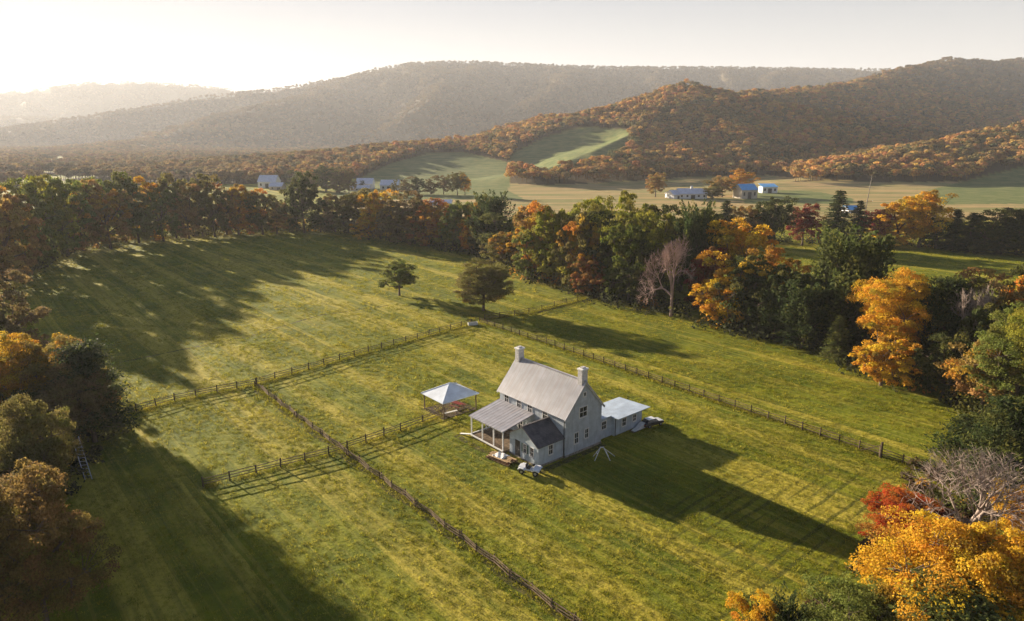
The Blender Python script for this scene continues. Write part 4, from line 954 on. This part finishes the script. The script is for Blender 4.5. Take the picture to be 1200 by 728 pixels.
T(1032,452,378,74,'low1',COL['gold'],'lower golden orange tree nearest the grass beneath the bright golden maple',alpha=.8)
T(1128,452,338,74,'bare1',COL['brown'],'grey leafless tree among the rust coloured trees at the field edge',bark=M['pale_bark'])
# near right corner
T(1190,None,470,90,'pine2',COL['ever'],'dark pine above the pale leafless tree in the near corner',h=13)
T(1152,None,492,84,'pine1',COL['ever'],'shadowed low pine behind the pale leafless tree',h=8)
T(1143,None,522,150,'bare2',COL['brown'],'pale leafless tree with spreading twigs above the golden tree in the near corner',h=11,bark=M['pale_bark'])
T(1236,None,560,90,'big2',COL['gold'],'yellow tree behind the pale leafless tree in the near corner',h=9,alpha=.9)
T(1062,None,578,76,'big3',COL['red'],'scarlet shrub at the grass edge beside the golden tree','shrub',h=5.5,name='shrub')
T(1095,None,592,60,'low2',COL['dkred'],'dull red bush half hidden behind the golden tree','shrub',h=5,name='shrub')
T(1112,None,622,178,'big1',COL['gold'],'large bright golden orange tree filling the near corner',h=11,alpha=.92)
T(1185,None,632,160,'big3',COL['gold'],'amber tree beside the large golden tree at the frame edge',h=11,alpha=.9)
T(1010,None,694,130,'big2',COL['ogreen'],'olive green bush at the bottom edge beneath the golden tree',h=8)
T(925,None,712,90,'plume2',COL['ever'],'dark evergreen peeping over the bottom edge beside a golden treetop',h=7)
T(888,None,706,74,'big3',COL['gold'],'golden treetop peeping over the bottom edge',h=7)
T(1120,None,690,170,'pine2',COL['ggreen'],'grey green pine under the large golden tree',h=9)
# near left cluster
T(14,None,392,100,'big2',(.50, .30, .03),'amber leaved tree, topmost of the shaded clump beside the pasture fence',h=14,alpha=.9)
T(62,None,398,92,'big3',(.26, .19, .045),'olive and gold tree in the shaded clump by the fence end',h=13,alpha=.7)
T(112,518,403,84,'pine2',COL['ever'],'dark ragged pine overhanging the end of the pasture fence')
T(92,528,430,80,'big1',COL['brown'],'dark brown tree beside the ragged pine at the fence end')
T(22,None,470,90,'big1',COL['olive'],'olive tree in the middle of the shaded clump',h=14)
T(10,None,508,84,'big2',(.12, .105, .035),'low grey green tree above the big brown gold tree',h=12,alpha=.9)
T(20,None,556,132,'big3',(.24, .155, .05),'big brown gold tree at the bottom of the shaded clump',h=14,alpha=.97)
T(-40,None,560,150,'big1',COL['brown'],'brown tree at the frame edge behind the big brown gold tree',h=14)
T(44,548,465,60,'low1',COL['dkgreen'],'dark shrubby tree behind the leaning ladder')
# shade casting trees beyond the left frame edge
for k, (x, y, h_) in enumerate([(-86,112,17),(-97,101,18),(-80,96,15),(-108,118,19),(-70,84,15),(-78,76,16),(-92,86,18),(-62,70,15),(-72,62,17),(-66,52,15),(-84,66,18),(-58,46,15),(-74,44,16),(-100,76,19),
                                 (-180,225,22),(-192,210,24),(-200,195,24),(-172,212,20),(-205,180,23),(-190,170,24),(-212,215,24),(-182,192,24),(-200,160,22),(-185,150,20)]):
    if y > 140 and k % 4: continue
    tree_at((x, y, 0), h_ * (.62 if y > 140 else .9), h_ * .7, ['low1', 'low2', 'tall1'][k % 3], COL[['brown', 'olive', 'dkgreen'][k % 3]], f'{["brown","olive","dark green"][k%3]} woodland tree {ORD[k]} along the wood outside the frame edge', group='trees of the wood beyond the frame edge')
# background farm trees
for k, (px, b_, t_, w, kd, c) in enumerate([(768,231,203,24,'round1','obrown'),(846,231,207,34,'round2','obrown'),(866,229,198,34,'round3','orange'),(835,233,212,24,'low1','olive'),
     (476,228,207,18,'low1','brown'),(490,228,208,18,'low2','dkgreen'),(505,228,206,18,'low1','brown'),(520,228,206,18,'round1','brown'),(536,229,202,24,'round2','olive'),(545,229,204,16,'round3','gold'),(462,227,211,12,'low1','olive'),
     (365,224,196,26,'low1','brown'),(382,225,194,28,'low2','dkgreen'),(398,226,197,26,'low1','brown'),(409,226,200,20,'low2','brown'),(348,222,200,22,'low1','dkgreen'),(425,222,212,10,'low1','dkgreen')]):
    tree(px, b_, t_, w, kd, COL[c], f'distant {CW[c]} tree near the valley barns, {ORD[k]} of the farmstead trees', group='distant farmstead trees')

# ------------------------------------------------------------------ undergrowth under the lines (uncountable)
def undergrowth(name, pts, width, height, dens, col, seed):
    r = np.random.default_rng(seed); parts = []
    W3 = [gp(*p) for p in pts]
    for a, b in zip(W3[:-1], W3[1:]):
        L = np.linalg.norm(b - a); n = int(L * abs(width) * dens); d = (b - a) / L; nr = np.array([-d[1], d[0], 0])
        for i in range(n):
            c = a + d * r.uniform(0, L) + nr * width * r.uniform(-.25, 1); s = height * r.uniform(.45, 1.0); k = 46
            Ld = r.normal(size=(k, 3)); Ld /= np.linalg.norm(Ld, axis=1, keepdims=True); Ld[:, 2] = np.abs(Ld[:, 2])
            P = c + Ld * [s * .8, s * .8, s] * r.uniform(.5, 1, (k, 1)); V, Q = leaves(P, Ld + r.normal(size=(k, 3)) * .5, .24 * s ** .3, r)
            parts.append((V, Q, np.clip(r.normal(.45, .18, k), 0, 1), np.full(k, r.uniform())))
    me = cloud_mesh(name, parts); o = link_mesh(name, me, M['foliage']); o.color = (*col, .93); tag(o, kind='stuff')
undergrowth('undergrowth', [(-20,345),(30,318),(60,302),(100,289),(150,280),(200,276),(260,273),(330,271),(400,271),(450,279),(500,288),(560,299)], 10, 7.0, .18, (.07, .065, .025), 5)
undergrowth('undergrowth', [(560,300),(590,314),(620,328),(660,338),(700,350),(740,362),(790,366),(830,384),(880,392),(930,408),(975,420),(1020,440),(1060,452),(1100,464),(1150,490),(1200,520)], 9, 4.5, .16, (.045, .05, .018), 6)
undergrowth('undergrowth', [(800,284),(900,286),(1000,284),(1100,291),(1200,298),(1300,304)], 7, 4.0, .18, (.035, .042, .02), 7)
undergrowth('undergrowth', [(150,494),(118,520),(80,560),(52,600),(40,660),(10,728)], -6, 2.2, .35, (.05, .05, .02), 8)
undergrowth('undergrowth', [(1090,545),(1062,600),(1035,650),(1000,700),(960,728)], 6, 1.6, .5, (.09, .06, .03), 9)

# ------------------------------------------------------------------ utility pole and wires
p0 = gp(1007, 284); hp = height_for(p0, 206)
pe = empty('utility_pole', tuple(p0)); tag(pe, 'tall slightly leaning utility pole rising from the valley hedgerow between spruces', 'utility pole')
MB().cyl((0, 0, -1), (1.6, 0, hp), .24, .09, n=10).build('mast', M['stone'], pe)
MB().bar((.8, 0, hp * .62), (3.0, 0.4, hp * .62), .16).build('crossarm', M['wood_dark'], pe)
for dx in (.9, 2.9): MB().cyl((dx, .02, hp * .62 + .08), (dx, .02, hp * .62 + .4), .09, .05, n=8).build('insulator', M['galv'], pe)
q0 = p0 + np.array([2, 0, hp * .42]); q1 = at_depth(1330, 296, 215)
wl_ = bpy.data.objects.new('power_line', None); C.objects.link(wl_); wl_.location = tuple(p0); tag(wl_, 'pair of thin overhead wires running from the utility pole across the field', 'power line')
for dz in (0, 1.8):
    m = MB(); pr_ = None
    for i in range(21):
        s = i / 20; p = q0 * (1 - s) + q1 * s - p0 + np.array([0, 0, dz - 9 * s * (1 - s)])
        if pr_ is not None: m.bar(tuple(pr_), tuple(p), .07)
        pr_ = p
    m.build('wire', M['black'], wl_)

# ------------------------------------------------------------------ distant farm buildings
def far_building(px, py, wpx, hpx, depth_m, name, label, cat, wall, roof, rz=0.0, roof_frac=.5, group=None, openings=2, shed=False, cupola=False):
    g = gp(px, py); z = float(theight(np.array([g[0]]), np.array([g[1]]))[0]); g[2] = z
    k = g[1] / math.cos(math.radians(0)) / F * 1.02; w = wpx * k; h = hpx * k; e = empty(name, tuple(g), rz); tag(e, label, cat, group); hw = h * (1 - roof_frac)
    MB().box(-w/2, w/2, 0, depth_m, -1, hw).build('wall', M[wall], e) if shed else MB().prism([(-w/2, 0, -1), (-w/2, depth_m, -1), (-w/2, depth_m, hw), (-w/2, depth_m/2, h - .1), (-w/2, 0, hw)], (w, 0, 0)).build('wall', M[wall], e)
    r = MB()
    if shed: slab(r, (-w/2-.4, -.5, hw + .1), (w/2+.4, -.5, hw + .1), (w/2+.4, depth_m + .4, h), (-w/2-.4, depth_m + .4, h), .12)
    else:
        slab(r, (-w/2-.4, -.6, hw), (w/2+.4, -.6, hw), (w/2+.4, depth_m/2, h + .1), (-w/2-.4, depth_m/2, h + .1), .12)
        slab(r, (-w/2-.4, depth_m+.6, hw), (w/2+.4, depth_m+.6, hw), (w/2+.4, depth_m/2, h + .1), (-w/2-.4, depth_m/2, h + .1), .12)
    ro = r.build('roof', M[roof], e)
    if cupola: MB().box(-.6, .6, depth_m/2 - .6, depth_m/2 + .6, h, h + 1.6).build('cupola', M['farwhite'], ro)
    for i in range(openings):
        x = -w/2 + w * (i + .5) / openings; big = i == openings // 2
        MB().box(x - (1.3 if big else .6), x + (1.3 if big else .6), -.05, .02, .0 if big else hw * .35, hw * .75).build('door' if big else 'window', M['black' if big else 'glass'], e)
far_building(812, 233, 32, 11, 9, 'farm_house', 'long low white farm building with blue grey roof at the foot of the wooded hill', 'barn', 'farwhite', 'roof_far', openings=5, cupola=True)
far_building(796, 233, 14, 9, 11, 'farm_shed', 'small white gabled shed joined to the long blue grey roofed building', 'shed', 'farwhite', 'roof_far', openings=1, rz=.3)
far_building(878, 233, 20, 16, 10, 'barn', 'cream walled barn with bright blue roof on the valley floor', 'barn', 'cream', 'roof_blue', roof_frac=.38, openings=3, rz=.25)
far_building(902, 226.5, 17, 10, 8, 'farm_shed', 'open fronted shed with bright blue roof beside the cream barn', 'shed', 'farwhite', 'roof_blue', roof_frac=.3, openings=3, shed=True)
far_building(427, 222, 18, 12, 10, 'barn', 'taller white roofed barn below the pale green meadow', 'barn', 'farwhite', 'roof_far', openings=3)
far_building(421, 224, 22, 6, 8, 'farm_shed', 'long low white shed in front of the taller white roofed barn', 'shed', 'farwhite', 'roof_far', openings=4)
far_building(456, 223, 20, 11, 12, 'barn', 'white roofed barn nearest the round trees under the meadow', 'barn', 'farwhite', 'roof_far', openings=3)
far_building(313, 221, 20, 14, 12, 'barn', 'pale hazy barn with white roof beside the tallest dark green tree', 'barn', 'farwhite', 'roof_far', openings=3)
far_building(323, 223, 14, 8, 9, 'farm_shed', 'small hazy shed beside the pale hazy barn', 'shed', 'cream', 'roof_far', openings=2)
far_building(516, 241, 24, 6, 9, 'farm_shed', 'low pale roof half hidden behind the middle row of trees', 'shed', 'farwhite', 'roof_far', openings=2)
far_building(1000, 250, 12, 8, 8, 'farm_shed', 'tiny blue roofed shed between the two hedgerow spruces', 'shed', 'farwhite', 'roof_blue', openings=1)
for k, (px, py, w_, h_, lab) in enumerate([(20,190,10,6,'upper white house in the hazy valley town'),(12,195,9,5,'lower white house in the hazy valley town'),(26,196,8,5,'small pale house beside the hazy valley town trees'),(4,193,8,5,'white house at the outer edge of the hazy valley town'),(60,172,5,3,'lone pale house high on the hazy slope')]):
    far_building(px, py, w_, h_, 14, 'town_house', lab, 'house', 'farwhite', 'roof_far', openings=2, group='houses of the hazy valley town')
print('done')
